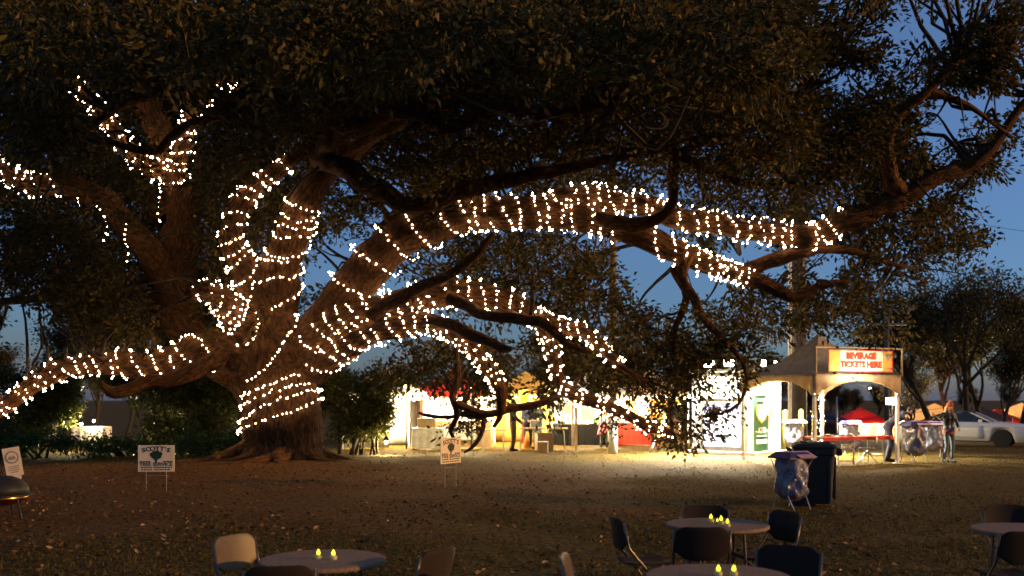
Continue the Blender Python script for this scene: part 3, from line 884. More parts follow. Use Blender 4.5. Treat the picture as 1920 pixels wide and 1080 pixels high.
strand('light string down the bent limb that drops behind the white pole base', wound(PATH['low_arch'], 1005, 1262, 0.27, 'x', wob=0.4))
strand('light string on the small limb ending in mid air above the stalls', wound(PATH['low_twin'], 1030, 1172, 0.24, 'x', wob=0.4))
strand('light string on the lowest limb, from the trunk to its crest', wound(PATH['under_arch'], 600, 800, 0.38, 'x', wob=0.35))
strand('light string on the lowest limb where it bends down to the stalls', wound(PATH['under_arch'], 800, 938, 0.22, 'x', wob=0.4))
strand('light string along the low left limb nearest the trunk', wound(PATH['left_low'], 392, 215, 0.42, 'x', wob=0.35))
strand('light string along the sagging outer end of the low left limb', wound(PATH['left_low'], 215, -20, 0.26, 'x', wob=0.4))
strand('light string on the left arm of the high fork of the left stem', wound(PATH['left_arm'], 320, 130, 0.30, 'x', wob=0.45))
strand('light string on the right arm of the high fork of the left stem', wound(PATH['left_fork'], 345, 135, 0.27, 'y', wob=0.45))
strand('light string on the outer end of the high left limb at the photo edge', wound(PATH['left_arch'], 108, -20, 0.30, 'x', wob=0.4))
for lab, pts in (('short light string hanging from the high left limb, farthest from the stem', [(142, 366), (150, 385), (157, 410), (158, 440)]),
                 ('hooked light string hanging from the middle of the high left limb', [(178, 384), (193, 402), (199, 430), (198, 447), (186, 456)]),
                 ('wavy light string hanging from the high left limb, nearest the stem', [(238, 418), (232, 445), (241, 472), (234, 500)]),
                 ('light string hanging straight down from the high fork of the left stem', [(299, 340), (301, 365), (296, 395), (299, 422)])):
    strand(lab, catmull([[*P(x, y, 26.9)] for x, y in pts], 0.05), spacing=0.13)
print('bulbs', NB[0])

# ------------------------------------------------------------------ shrubs and trees behind
def foliage(name, root, centers, n_per, tw, spread, ll, lw, m):
    c = np.array(centers)
    td = rng.normal(size=c.shape) + np.array([0, 0, 0.2]); td /= np.linalg.norm(td, axis=1)[:, None]
    pos, dirs = cluster_leaves(c, td, n_per, tw, spread)
    V, T = leaf_arrays(pos, dirs, ll, lw)
    return link(name, np_mesh(name, V, T, m), root, kind='stuff')

def blob_points(n, lobes, g=rng):
    """points through a set of lobes (x, y, z, rx, ry, rz), thicker near each lobe's skin"""
    w = np.array([l[3] * l[4] * l[5] for l in lobes]); w = w / w.sum()
    out = []
    for i, l in enumerate(lobes):
        k = max(1, int(n * w[i]))
        d = g.normal(size=(k, 3)); d /= np.linalg.norm(d, axis=1)[:, None]
        r = g.random(k) ** 0.45
        out.append(np.array(l[:3]) + d * r[:, None] * np.array(l[3:]))
    return np.concatenate(out)

def shrub(label, px, D, w, h, n, m, cat='shrub', name='shrub', ll=0.14, lw=0.07, group=None, depth=1.2, skirt=True):
    x, y = (px - 960) / FPX * D, D
    z = gzf(x, y)
    root = thing(name, label, cat, (x, y, z), group=group)
    lobes = []
    k = max(4, int(w * h / 1.1))
    for _ in range(k):
        lobes.append((rnd.uniform(-0.5, 0.5) * w * 0.8, rnd.uniform(-0.5, 0.5) * depth, rnd.uniform(0.15, 0.85) * h, rnd.uniform(0.5, 0.8) * min(w, 2.2) * 0.42, 0.6, rnd.uniform(0.45, 0.75) * min(h, 2.2) * 0.36))
    pts = blob_points(n, lobes)
    pts = pts[(pts[:, 2] > 0.12)]
    foliage('foliage', root, pts, 34, 0.5, 0.13, ll, lw, m)
    mb = MB()
    for q in range(rnd.randint(4, 7)):
        a = rnd.uniform(0, 6.28)
        l = rnd.choice(lobes)
        p0 = Vector((0.25 * math.cos(a), 0.25 * math.sin(a), -0.05))
        p2 = Vector(l[:3])
        p1 = p0.lerp(p2, 0.5) + Vector((rnd.uniform(-.2, .2), rnd.uniform(-.2, .2), 0.2))
        pp = catmull(np.array([p0, p1, p2]), 0.25)
        mb.tube([tuple(v) for v in pp], list(np.linspace(0.05, 0.015, len(pp))), 6)
    mb.build('stem', M['bark_dark'], root, smooth=True)
    return root

shrub('dark evergreen shrub at the photo\'s left edge under the sagging limb', 30, 31, 3.2, 3.4, 300, M['shrub'], group='dark shrubs behind the oak')
shrub('broad dark evergreen shrub behind the leaning left sign', 84, 33.5, 2.6, 3.6, 240, M['shrub'], group='dark shrubs behind the oak')
shrub('tall dark evergreen shrub behind the broken left stub', 272, 33, 2.8, 3.9, 340, M['shrub'], group='dark shrubs behind the oak')
shrub('dense dark evergreen shrub just left of the oak trunk', 350, 32, 3.4, 3.9, 420, M['shrub'], group='dark shrubs behind the oak')
shrub('evergreen shrub pressed against the left side of the trunk', 432, 30.5, 2.2, 3.6, 260, M['shrub'], group='dark shrubs behind the oak')
shrub('yellow lit leafy shrub just right of the oak trunk', 652, 29.6, 2.3, 3.5, 440, M['shrub'], group='dark shrubs behind the oak')
shrub('small leafy shrub between the trunk and the first white tent', 692, 30.2, 1.1, 2.0, 90, M['shrub'], group='dark shrubs behind the oak')
shrub('low green holly bush behind the sign left of the trunk', 402, 30.0, 2.2, 0.75, 120, M['holly'], name='holly_bush', cat='bush', ll=0.1, lw=0.06, depth=0.7, group='low holly bushes')
shrub('low green holly bush in front of the glowing gap', 235, 30.8, 2.4, 0.62, 110, M['holly'], name='holly_bush', cat='bush', ll=0.1, lw=0.06, depth=0.7, group='low holly bushes')
shrub('low dark holly bush behind the leaning emblem sign', 70, 30.2, 2.6, 0.8, 120, M['holly'], name='holly_bush', cat='bush', ll=0.1, lw=0.06, depth=0.7, group='low holly bushes')

def branch_tree(root, h, spread, seed, leafm, nleaf, trunk_r, bare=0.3, ll=0.2, lw=0.1):
    r = random.Random(seed)
    mb = MB(); tips = []
    segs_ = []
    def grow(p, d, L, rad, lev):
        q = [p]
        n = 5
        for k in range(n):
            d = (d + Vector((r.gauss(0, .11), r.gauss(0, .11), r.gauss(0.02, .06)))).normalized()
            q.append(q[-1] + d * (L / n))
        mb_t = trunkb if lev == 0 else mb
        mb_t.tube(q, list(np.linspace(rad, rad * 0.6, n + 1)), 9 if lev == 0 else (6 if lev == 1 else 4))
        if lev >= 4:
            tips.append(q[-1]); tips.append(q[3]); return
        kids = r.randint(3, 4) if lev < 3 else 2
        for k in range(kids):
            t = r.randint(2, 5) if lev else r.randint(3, 5)
            a = r.uniform(0, 6.283)
            side = Vector((math.cos(a), math.sin(a), 0)) * spread
            nd = (d * 0.7 + side * r.uniform(0.5, 1.0) + Vector((0, 0, 0.28))).normalized()
            grow(q[t], nd, L * r.uniform(0.52, 0.74), rad * 0.5, lev + 1)
        grow(q[-1], d, L * 0.66, rad * 0.58, lev + 1)
    trunkb = MB()
    grow(Vector((0, 0, -0.1)), Vector((r.gauss(0, .05), r.gauss(0, .05), 1)).normalized(), h * 0.42, trunk_r, 0)
    trunkb.build('trunk', M['bark_dark'], root, smooth=True)
    mb.build('branches', M['bark_dark'], root, kind='stuff')
    c = [t for t in tips if r.random() > bare]
    if c:
        c = np.array([tuple(v) for v in c])
        foliage('crown', root, c, nleaf, 0.9, 0.34, ll, lw, leafm)

protos = []
for k, (sd_, sp, nl, bare) in enumerate(((3, 0.75, 22, 0.25), (8, 0.65, 20, 0.15), (21, 0.85, 16, 0.4))):
    t = thing('background_tree', 'x', 'tree')
    branch_tree(t, 11.0, sp, sd_, M['far_leaf'], nl, 0.24, bare, 0.24, 0.12)
    protos.append(t)
used = [False] * 3
def put_tree(label, px, D, s, k, rz, group):
    x = (px - 960) / FPX * D
    if used[k]: o = copy_tree(protos[k])
    else: o = protos[k]; used[k] = True
    o.location = (x, D, gzf(x, D)); o.rotation_euler = (0, 0, rz); o.scale = (s, s, s)
    o['label'] = label; o['group'] = group
    return o
gR = 'thin autumn trees behind the tents at the right'
put_tree('thin dark tree with a forked trunk above the cream tent', 1757, 62, 1.02, 0, 0.4, gR)
put_tree('leaning slim tree just right of the woman in the cap', 1815, 60, 0.98, 2, 1.9, gR)
put_tree('leafy dark tree behind the white car', 1852, 66, 1.0, 1, 2.2, gR)
put_tree('dense dark tree at the right edge above the last cream tent', 1905, 64, 0.95, 1, 4.0, gR)
put_tree('sparse low tree between the dark pole and the forked tree', 1706, 70, 0.62, 2, 5.0, gR)
put_tree('slender tree rising behind the right edge dense tree', 1935, 72, 1.1, 0, 3.0, gR)
put_tree('bushy tree filling the gap behind the forked tree', 1790, 74, 0.95, 1, 0.9, gR)
put_tree('dense low tree behind the red canopy car roof', 1872, 58, 0.6, 1, 5.4, gR)
gM = 'trees beyond the stalls'
for i, (px, D, s, k, lab) in enumerate([
    (600, 58, 0.42, 1, 'dark tree beyond the stalls, seen right of the trunk foot'),
    (690, 62, 0.40, 1, 'low dark tree behind the first white tent'),
    (770, 56, 0.38, 1, 'bushy tree behind the white and gold stalls'),
    (880, 60, 0.40, 1, 'dark low tree behind the food counter'),
    (1000, 64, 0.46, 2, 'thin tree rising behind the gold stall'),
    (1090, 60, 0.60, 0, 'tree standing behind the white clothes stall'),
    (1170, 66, 0.60, 1, 'wide tree behind the white footed pole'),
    (1270, 58, 0.55, 1, 'leafy tree behind the red stall'),
    (1350, 62, 0.55, 1, 'leafy tree directly behind the cash kiosk'),
    (1420, 66, 0.58, 0, 'thin tree between the kiosk and the tent peak'),
    (176, 47, 0.42, 1, 'small dark tree above the glowing gap between the left shrubs'),
    (236, 49, 0.44, 1, 'small dark tree behind the broken left stub'),
    (-5, 50, 0.45, 1, 'small dark tree beyond the left edge shrub'),
    (470, 56, 0.8, 1, 'dark tree hidden behind the oak trunk'),
    (300, 54, 0.85, 1, 'dark tree behind the left evergreen shrubs'),
    (120, 56, 0.8, 1, 'dark tree beyond the shrubs at the far left'),
    (-30, 52, 0.85, 1, 'dark tree beyond the left edge shrub')]):
    put_tree(lab, px, D, s, k, i * 1.7, gM)
far_labels = ['far tree low on the horizon under the beverage canopy', 'far tree on the horizon between the two canopy legs', 'far tree on the horizon left of the dark pole', 'far tree on the horizon behind the red tent', 'far tree on the horizon right of the red tent',
              'far tree on the horizon behind the steel pole', 'far tree on the horizon behind the kiosk edge', 'far tree on the horizon beyond the orange stall', 'far tree on the horizon beyond the white stall', 'far tree on the horizon beyond the gold stall',
              'far tree on the horizon beyond the red counter', 'far tree on the horizon beyond the first tent', 'far tree on the horizon beyond the oak trunk', 'far tree on the horizon beyond the car', 'far tree on the horizon at the right edge', 'far tree on the horizon left of the oak', 'far tree on the horizon at the far left']
for i, px in enumerate([1578, 1612, 1640, 1562, 1672, 1505, 1440, 1330, 1200, 1060, 900, 730, 560, 1800, 1900, 330, 80]):
    put_tree(far_labels[i], px, 118 + (i * 37 % 23), 0.42 + 0.04 * (i % 4), 1, i * 2.3, 'far trees on the horizon')

# ------------------------------------------------------------------ poles and wires
def pole(name, label, px, D, r, top_y, m, cat='pole', base=None, foot=None, arms=False):
    x = (px - 960) / FPX * D; z = gzf(x, D)
    h = EYE - (top_y - YH) / FPX * D - z
    t = thing(name, label, cat, (x, D, z))
    MB().tube([(0, 0, -0.2), (0, 0, h * 0.5), (0, 0, h)], [r, r * 0.93, r * 0.85], 14).build('shaft', m, t, smooth=True)
    if base:
        bh, bm, br = base
        MB().tube([(0, 0, -0.05), (0, 0, bh)], [br, br], 14).build('sleeve', bm, t, smooth=True)
    if arms:
        MB().box((0, 0, h - 0.5), (2.0, 0.1, 0.12)).build('cross_arm', m, t)
        for q in (-0.8, -0.3, 0.3, 0.8): MB().lathe([(0.04, 0), (0.05, 0.06), (0.025, 0.12)], (q, 0, h - 0.44), 8).build('insulator', M['steel'], t)
    return t, x, D, z, h
pl_white, wx, wy, wz, wh = pole('utility_pole', 'brown wooden pole with a white foot beside the red stall', 1149, 33.2, 0.135, 300, M['wood'], base=(1.2, M['white_paint'], 0.165))  # white sleeve round the foot of the wooden shaft
pl_steel, sx_, sy_, sz_, sh_ = pole('steel_pole', 'thick dark steel pole behind the beverage tent', 1497, 36, 0.30, 250, M['pole_dark'])
pole('flag_pole', 'thin white pole left of the thick steel pole', 1481, 35, 0.065, 330, M['white_paint'])
pole('dark_pole', 'black wooden pole standing behind the ticket sign', 1663, 52, 0.14, 590, M['pole_dark'], arms=True)
pole('lamp_pole', 'thin grey pole far under the beverage canopy', 1569, 70, 0.06, 744, M['steel'])

def wire(label, a, b, sag, r=0.012):
    a, b = Vector(a), Vector(b)
    t = thing('power_line', label, 'power line', a, group='power lines across the dusk sky')
    pts = [(a.lerp(b, k / 14) - Vector((0, 0, sag * 4 * (k / 14) * (1 - k / 14)))) - a for k in range(15)]
    MB().tube(pts, r, 4).build('cable', M['iron'], t)
wire('thin wire at the far right, high in the open sky', P(1500, 330, 60), P(2050, 448, 60), 0.6)
for i, (ya, yb, lab) in enumerate([(690, 672, 'upper wire between the kiosk and the ticket sign'), (702, 690, 'second wire between the kiosk and the ticket sign'), (748, 742, 'wire seen low through the beverage canopy'), (768, 757, 'lowest wire seen through the beverage canopy')]):
    wire(lab, P(1380, ya, 76), P(1800, yb, 64), 0.9)

gw = P(1217, 852, 32.6); gw.z = gzf(gw.x, gw.y)
t = thing('guy_wire', 'leaning lime yellow guy wire guard right of the red stall', 'guy wire', gw)
ga, gb = Vector((0, 0, 0)), P(1300, 650, 33.5) - gw
MB().tube([ga, gb], 0.012, 6).build('wire', M['steel'], t)
MB().tube([ga.lerp(gb, 0.16), ga.lerp(gb, 0.36)], [0.10, 0.055], 10).build('guard', M['yellow_green'], t, smooth=True)
MB().tube([ga.lerp(gb, 0.37), ga.lerp(gb, 0.53)], [0.085, 0.05], 10).build('guard', M['yellow_green'], t, smooth=True)
MB().tube([ga.lerp(gb, 0.02), ga.lerp(gb, 0.155)], [0.045, 0.03], 8).build('anchor_rod', M['white_paint'], t, smooth=True)

for px, D, lab in ((1472, 33.5, 'yellow bollard left of the thin white pole'), (1502, 34, 'yellow bollard beside the thick steel pole'), (1527, 34.2, 'yellow bollard behind the lit canopy leg')):
    x = (px - 960) / FPX * D
    t = thing('bollard', lab, 'bollard', (x, D, gzf(x, D)), group='yellow bollards by the kiosk')
    MB().lathe([(0.085, 0), (0.085, 1.35), (0.06, 1.42), (0.02, 1.44)], seg=14).build('post', M['yellow'] if px != 1502 else M['yellow_green'], t, smooth=True)
    MB().lathe([(0.12, 0), (0.12, 0.04), (0.086, 0.06)], seg=14).build('collar', M['steel'], t)

# ------------------------------------------------------------------ lamps
def point(parent, loc, w, col=(1.0, 0.78, 0.45), rad=0.12):
    l = bpy.data.lights.new('lamp_light', 'POINT'); l.energy = w; l.color = col; l.shadow_soft_size = rad
    o = bpy.data.objects.new('lamp_light', l); COL.objects.link(o); o.parent = parent; o.location = loc
    return o
def hung_lamp(label, loc, w, col=(1.0, 0.80, 0.5), group='work lamps hung in the stalls', m='lamp_warm', cone=0):
    t = thing('hung_lamp', label, 'lamp', loc, group=group)
    MB().lathe([(0.10, 0.0), (0.055, 0.09), (0.03, 0.12), (0.02, 0.16)], seg=14).build('shade', M['iron'], t)
    MB().lathe([(0.02, -0.10), (0.055, -0.06), (0.05, -0.02), (0.02, 0.0)], seg=12).build('bulb', M[m], t, smooth=True)
    MB().tube([(0, 0, 0.16), (0, 0, 0.45)], 0.008, 5).build('cord', M['iron'], t)
    if cone:
        l = bpy.data.lights.new('lamp_light', 'SPOT'); l.energy = w; l.color = col; l.shadow_soft_size = 0.1; l.spot_size = R(cone); l.spot_blend = 0.35
        o = bpy.data.objects.new('lamp_light', l); COL.objects.link(o); o.parent = t; o.location = (0, 0, -0.06)
        point(t, (0, 0, -0.17), w * 0.12, col)
    else:
        point(t, (0, 0, -0.17), w, col)
    return t

# ------------------------------------------------------------------ vendor stalls
def stall_tent(label, px, D, w, d, he, hp, roof, wallm, walls='bl', rz=0.0, valance=0.22, name='stall_tent', eave_bulbs=False, group=None):
    x = (px - 960) / FPX * D; z = gzf(x, D)
    t = thing(name, label, 'tent', (x, D, z), rz, group)
    hw, hd = w / 2, d / 2
    for sx in (-1, 1):
        for sy in (-1, 1):
            MB().tube([(sx * hw, sy * hd, 0), (sx * hw, sy * hd, he)], 0.028, 8).build('leg', M['white_paint'], t)
    mb = MB()
    cs = [(-hw, -hd), (hw, -hd), (hw, hd), (-hw, hd)]
    n = 6
    for k in range(4):
        a, b = cs[k], cs[(k + 1) % 4]
        def fn(u, v, a=a, b=b):
            ex, ey = a[0] + (b[0] - a[0]) * u, a[1] + (b[1] - a[1]) * u
            s = 1 - v
            zz = he + (hp - he) * (v ** 1.25) - 0.05 * math.sin(u * math.pi) * s * (1 if v > 0 else 0)
            return (ex * s, ey * s, zz)
        mb.grid(fn, 8, 6)
    solid(mb.build('roof', roof, t, smooth=False), 0.012)
    for k in range(4):
        a, b = cs[k], cs[(k + 1) % 4]
        v_ = MB()
        v_.grid(lambda u, v, a=a, b=b: ((a[0] + (b[0] - a[0]) * u) * 1.006, (a[1] + (b[1] - a[1]) * u) * 1.006, he - 0.004 - v * (valance * (0.75 + 0.25 * abs(math.cos(u * math.pi * 4))))), 16, 2)
        solid(v_.build('valance', roof, t), 0.008)
    def wall(a, b):
        w_ = MB()
        def fn(u, v):
            wv = 0.05 * math.sin(u * 19) * (1 - 0.5 * v) + 0.03 * math.sin(u * 7 + 2)
            dx, dy = b[0] - a[0], b[1] - a[1]; L = math.hypot(dx, dy)
            return (a[0] + dx * u - dy / L * wv, a[1] + dy * u + dx / L * wv, 0.04 + (he - 0.08) * v)
        w_.grid(fn, 28, 3)
        solid(w_.build('wall_panel', wallm, t, smooth=True), 0.008)
    if 'b' in walls: wall((-hw * .98, hd * .97), (hw * .98, hd * .97))
    if 'l' in walls: wall((-hw * .97, -hd * .96), (-hw * .97, hd * .96))
    if 'r' in walls: wall((hw * .97, -hd * .96), (hw * .97, hd * .96))
    if 'f' in walls: wall((-hw * .98, -hd * .97), (hw * .98, -hd * .97))
    if 'h' in walls: wall((-hw * .98, -hd * .97), (hw * .1, -hd * .97))
    if eave_bulbs:
        pts = []
        for k in (0, 1, 3):
            a, b = cs[k], cs[(k + 1) % 4]
            for u in np.arange(0, 1, 0.18 / w): pts.append(((a[0] + (b[0] - a[0]) * u) * 1.03, (a[1] + (b[1] - a[1]) * u) * 1.03, he - 0.25 + rnd.uniform(-.03, .03)))
        link('bulbs', bulbs_mesh('bulbs', np.array(pts), 0.07, M['far_bulb']), t, kind='stuff')
    return t, x, D, z

def trestle(label, px, D, w, h, d, topm, skirt=None, rz=0.0, name='trestle_table', top_y=None, group=None):
    x = (px - 960) / FPX * D; z = gzf(x, D)
    t = thing(name, label, 'table', (x, D, z), rz, group)
    bevel(MB().box((0, 0, h - 0.02), (w, d, 0.04)).build('table_top', topm, t), 0.008)
    for sx in (-1, 1):
        for sy in (-1, 1):
            MB().tube([(sx * (w / 2 - .15), sy * (d / 2 - .08), h - 0.04), (sx * (w / 2 - .1), sy * (d / 2 - .06), 0)], 0.015, 6).build('leg', M['steel'], t)
    if skirt:
        mb = MB()
        per = [(-w / 2, d / 2), (-w / 2, -d / 2), (w / 2, -d / 2), (w / 2, d / 2)]
        for k in range(3):
            a, b = per[k], per[k + 1]
            def fn(u, v, a=a, b=b):
                dx, dy = b[0] - a[0], b[1] - a[1]; L = math.hypot(dx, dy)
                wv = 0.012 + 0.03 * (1 - v) * (1 + math.sin(u * L * 22))
                return (a[0] + dx * u + dy / L * wv, a[1] + dy * u - dx / L * wv, 0.03 + (h - 0.045) * v)
            mb.grid(fn, max(8, int(math.hypot(b[0] - a[0], b[1] - a[1]) * 14)), 3)
        mb.build('skirt', skirt, t, smooth=True)
        bevel(MB().box((0, 0, h + 0.006), (w + .04, d + .04, 0.012)).build('cloth', skirt, t), 0.004)
    return t, x, D, z

def box_thing(name, label, cat, loc, size, m, group=None, rz=0.0, lid=None):
    t = thing(name, label, cat, loc, rz, group)
    bevel(MB().box((0, 0, size[2] / 2), size, taper=1.03).build('body', m, t), 0.01)
    if lid is not None:
        bevel(MB().box((0, 0, size[2] + 0.012), (size[0] * 1.06, size[1] * 1.06, 0.02)).build('lid', lid, t), 0.004)
    return t

gS = 'vendor tents in a row behind the oak'  # eave bulbs along this row are added to brighten the stalls
stall_tent('white walled vendor tent just right of the shrub by the trunk', 722, 37.5, 3.0, 3.0, 2.05, 3.0, M['canvas_white'], M['canvas_white'], 'blrh', 0.12, valance=0.30, eave_bulbs=True, group=gS)
hung_lamp('lamp in the first white vendor tent', (*P(745, 760, 37.0)[:2], 2.22), 3000, cone=0)
stall_tent('red roofed vendor tent with cream inside walls', 850, 39, 3.0, 3.0, 2.1, 3.0, M['canvas_red'], M['canvas_white'], 'bl', -0.06, valance=0.30, eave_bulbs=True, group=gS)
hung_lamp('lamp under the red roofed vendor tent', (*P(815, 760, 38.4)[:2], 2.22), 3669)
hung_lamp('second lamp under the red roofed tent, by the food counter', (*P(885, 760, 38.6)[:2], 2.22), 2009, (1.0, 0.6, 0.25))
stall_tent('gold roofed vendor tent behind the man in black', 985, 40, 2.9, 2.8, 2.15, 2.9, M['canvas_gold'], M['canvas_gold'], 'b', 0.0, valance=0.30, eave_bulbs=True, group=gS)
hung_lamp('lamp under the gold roofed tent', (*P(975, 745, 39.4)[:2], 2.22), 2620, (1.0, 0.7, 0.3))
stall_tent('white vendor tent hung with white shirts', 1105, 41, 2.9, 2.8, 2.1, 2.95, M['canvas_white'], M['canvas_white'], 'blr', 0.04, valance=0.30, eave_bulbs=True, group=gS)
hung_lamp('left lamp in the white shirt tent', (*P(1080, 760, 40.2)[:2], 2.22), 3669, (1.0, 0.88, 0.66), m='lamp_white')
hung_lamp('right lamp in the white shirt tent', (*P(1135, 760, 40.2)[:2], 2.22), 3669, (1.0, 0.88, 0.66), m='lamp_white')
stall_tent('orange lit vendor tent behind the white footed pole', 1218, 42, 2.9, 2.8, 2.1, 3.0, M['canvas_cream'], M['cloth_orange'], 'b', -0.05, valance=0.30, eave_bulbs=True, group=gS)
hung_lamp('lamp in the orange lit vendor tent', (*P(1205, 765, 41.2)[:2], 2.22), 2882, (1.0, 0.78, 0.5))
hung_lamp('small lamp beside the leaning yellow guard', (*P(1240, 772, 40.6)[:2], 1.35), 728, (1.0, 0.9, 0.8), m='lamp_white')

trestle('draped table with white cloth in front of the first tent', 802, 35.5, 1.05, 0.74, 0.7, M['white_paint'], M['cloth_white'], 0.1, 'draped_table')
box_thing('wooden_crate', 'brown crate on the white draped table', 'crate', (*P(800, 800, 35.5)[:2], 0.765), (0.62, 0.45, 0.33), M['cardboard'], rz=0.1, lid=M['wood'])
trestle('food counter with tan front boards under the red tent', 868, 36.5, 2.1, 0.98, 0.6, M['tan_board'], M['tan_board'], -0.02, 'food_counter')
t = thing('menu_banner', 'pale banner sheet hung on the food counter front', 'banner', (*P(862, 820, 36.1)[:2], 0.30), -0.02)
MB().box((0, -0.02, 0.28), (1.15, 0.015, 0.5)).build('sheet', M['cloth_white'], t)
for k in range(4): MB().box((0.05 * k - 0.1, -0.03, 0.44 - 0.09 * k), (0.7 - 0.1 * k, 0.006, 0.025)).build('printed_line', M['print_grey'], t)
trestle('plain folding table left of the man in black', 915, 34.2, 1.3, 0.76, 0.7, M['tan_board'], None, 0.05)
trestle('folding table between the couple and the shirt stall', 1018, 34.8, 1.75, 0.80, 0.7, M['tan_board'], None, -0.03)
box_thing('cardboard_box', 'large cardboard box under the folding table', 'box', (*P(1020, 820, 34.9)[:2], 0), (0.55, 0.5, 0.62), M['cardboard'], 'boxes by the folding table', 0.2)
box_thing('cardboard_box', 'small cardboard box with a white label on the grass', 'box', (*P(1018, 840, 33.4)[:2], 0), (0.34, 0.3, 0.36), M['cardboard'], 'boxes by the folding table', -0.15, M['white_paint'])
trestle('black skirted table across the white shirt stall', 1100, 38.8, 3.0, 0.85, 0.7, M['white_paint'], M['cloth_black'], 0.0, 'draped_table')
trestle('red skirted table beside the white footed pole', 1190, 38.4, 1.7, 0.86, 0.8, M['white_paint'], M['cloth_red'], 0.0, 'draped_table')
trestle('orange skirted table behind the leaning yellow guard', 1243, 39.5, 0.9, 0.8, 0.7, M['white_paint'], M['cloth_orange'], 0.0, 'draped_table')
trestle('cream skirted table glowing in the gap between the dark shrubs', 172, 41, 1.3, 0.62, 0.8, M['white_paint'], M['cloth_white'], 0.0, 'draped_table')
hung_lamp('lamp on a stake glowing behind the dark left shrubs', (*P(176, 800, 40.6)[:2], 0.95), 420, (1.0, 0.72, 0.32))
hung_lamp('lamp low behind the shrubs left of the first sign', (*P(152, 800, 34.2)[:2], 1.0), 468, (1.0, 0.85, 0.5))
hung_lamp('lamp low behind the holly left of the trunk', (*P(345, 800, 33.2)[:2], 0.9), 332, (1.0, 0.78, 0.3))
hung_lamp('small lamp added low on the grass to light the shrub by the trunk', (*P(724, 790, 30.4)[:2], 0.55), 420, (1.0, 0.78, 0.3))  # lamp added beside the shrub to brighten its leaves
for px, D, w, lab in ((762, 35.6, 420, 'post lamp in front of the first white tent'), (884, 35.4, 380, 'post lamp in front of the food counter'), (1030, 36.0, 380, 'post lamp by the folding table of the couple'), (1128, 36.4, 420, 'post lamp in front of the white shirt stall'), (1222, 37.0, 420, 'post lamp in front of the orange stall')):
    x = (px - 960) / FPX * D
    t = thing('post_lamp', lab, 'lamp', (x, D, gzf(x, D)), group='post lamps in front of the stalls')
    MB().tube([(0, 0, 0), (0, 0, 2.45)], 0.022, 8).build('post', M['iron'], t)
    MB().tube([(0, 0, 2.42), (0, -.18, 2.46), (0, -.26, 2.40)], 0.014, 6).build('arm', M['iron'], t)
    MB().lathe([(.11, 2.26), (.06, 2.35), (.03, 2.41)], (0, -.26, 0), 14).build('shade', M['iron'], t)
    MB().lathe([(.02, 2.19), (.055, 2.22), (.05, 2.27), (.02, 2.29)], (0, -.26, 0), 12).build('bulb', M['lamp_warm'], t, smooth=True)
    point(t, (0, -.26, 2.12), w, (1.0, 0.76, 0.40))
# goods on the tables
gg = 'small goods on the stall tables'
for i, (px, D, z, c, lab) in enumerate([
    (1165, 38.3, 0.89, 'cloth_white', 'white box of goods at the left of the red table'), (1180, 38.4, 0.89, 'lid_pink', 'mauve box of goods on the red table'), (1196, 38.3, 0.89, 'canvas_gold', 'gold box of goods on the red table'), (1212, 38.3, 0.89, 'pink', 'pink box of goods at the right of the red table'),
    (1052, 38.7, 0.88, 'paleblue', 'pale blue box on the black skirted table'), (1068, 38.7, 0.88, 'cloth_white', 'white box on the black skirted table'), (1118, 38.7, 0.88, 'grass_print', 'green box on the black skirted table'), (1148, 38.7, 0.88, 'cloth_red', 'red box on the black skirted table'),
    (1000, 34.8, 0.81, 'cloth_white', 'white box on the folding table by the couple'), (1040, 34.8, 0.81, 'paleblue', 'pale box at the right end of the folding table')]):
    x = (px - 960) / FPX * D
    box_thing('goods_box', lab, 'box', (x, D, z + gzf(x, D)), (0.24, 0.2, 0.14 + 0.05 * (i % 3)), M[c], gg, 0.2 * i, M[c])
# poles and cones among the stalls
for px, D, h, m, lab in ((905, 33.4, 0.86, 'white_paint', 'short white post in front of the plain folding table'), (1080, 33.2, 1.55, 'tan_board', 'slim wooden stake in front of the white shirt stall'), (1074, 38, 2.0, 'wood', 'brown timber post left of the white shirts'), (791, 36.2, 1.9, 'cloth_red', 'red banner post between the first two tents')):
    x = (px - 960) / FPX * D
    t = thing('stall_post', lab, 'post', (x, D, gzf(x, D)), group='posts among the stalls')
    MB().box((0, 0, h / 2), (0.09, 0.09, h)).build('shaft', M[m], t)
    MB().box((0, 0, h + 0.015), (0.11, 0.11, 0.03)).build('cap', M[m], t)
x = (981 - 960) / FPX * 37; t = thing('banner_flag', 'tall yellow and red feather flag beside the man in black', 'flag', (x, 37, gzf(x, 37)))
MB().tube([(-0.12, 0, 0), (-0.12, 0, 2.2)], 0.015, 6).build('staff', M['steel'], t)
MB().box((0.02, 0, 1.55), (0.26, 0.02, 1.15)).build('sail', M['yellow'], t)
MB().box((0.06, 0, 0.55), (0.24, 0.02, 0.84)).build('lower_sail', M['cloth_red'], t)
def cone(label, px, D, m):
    x = (px - 960) / FPX * D
    t = thing('traffic_cone', label, 'traffic cone', (x, D, gzf(x, D)))
    MB().lathe([(0.14, 0.03), (0.03, 0.6), (0.02, 0.61)], seg=14).build('cone', m, t, smooth=True)
    MB().box((0, 0, 0.015), (0.36, 0.36, 0.03)).build('base', m, t)
cone('orange cone behind the couple\'s table', 988, 36.2, M['cloth_orange'])

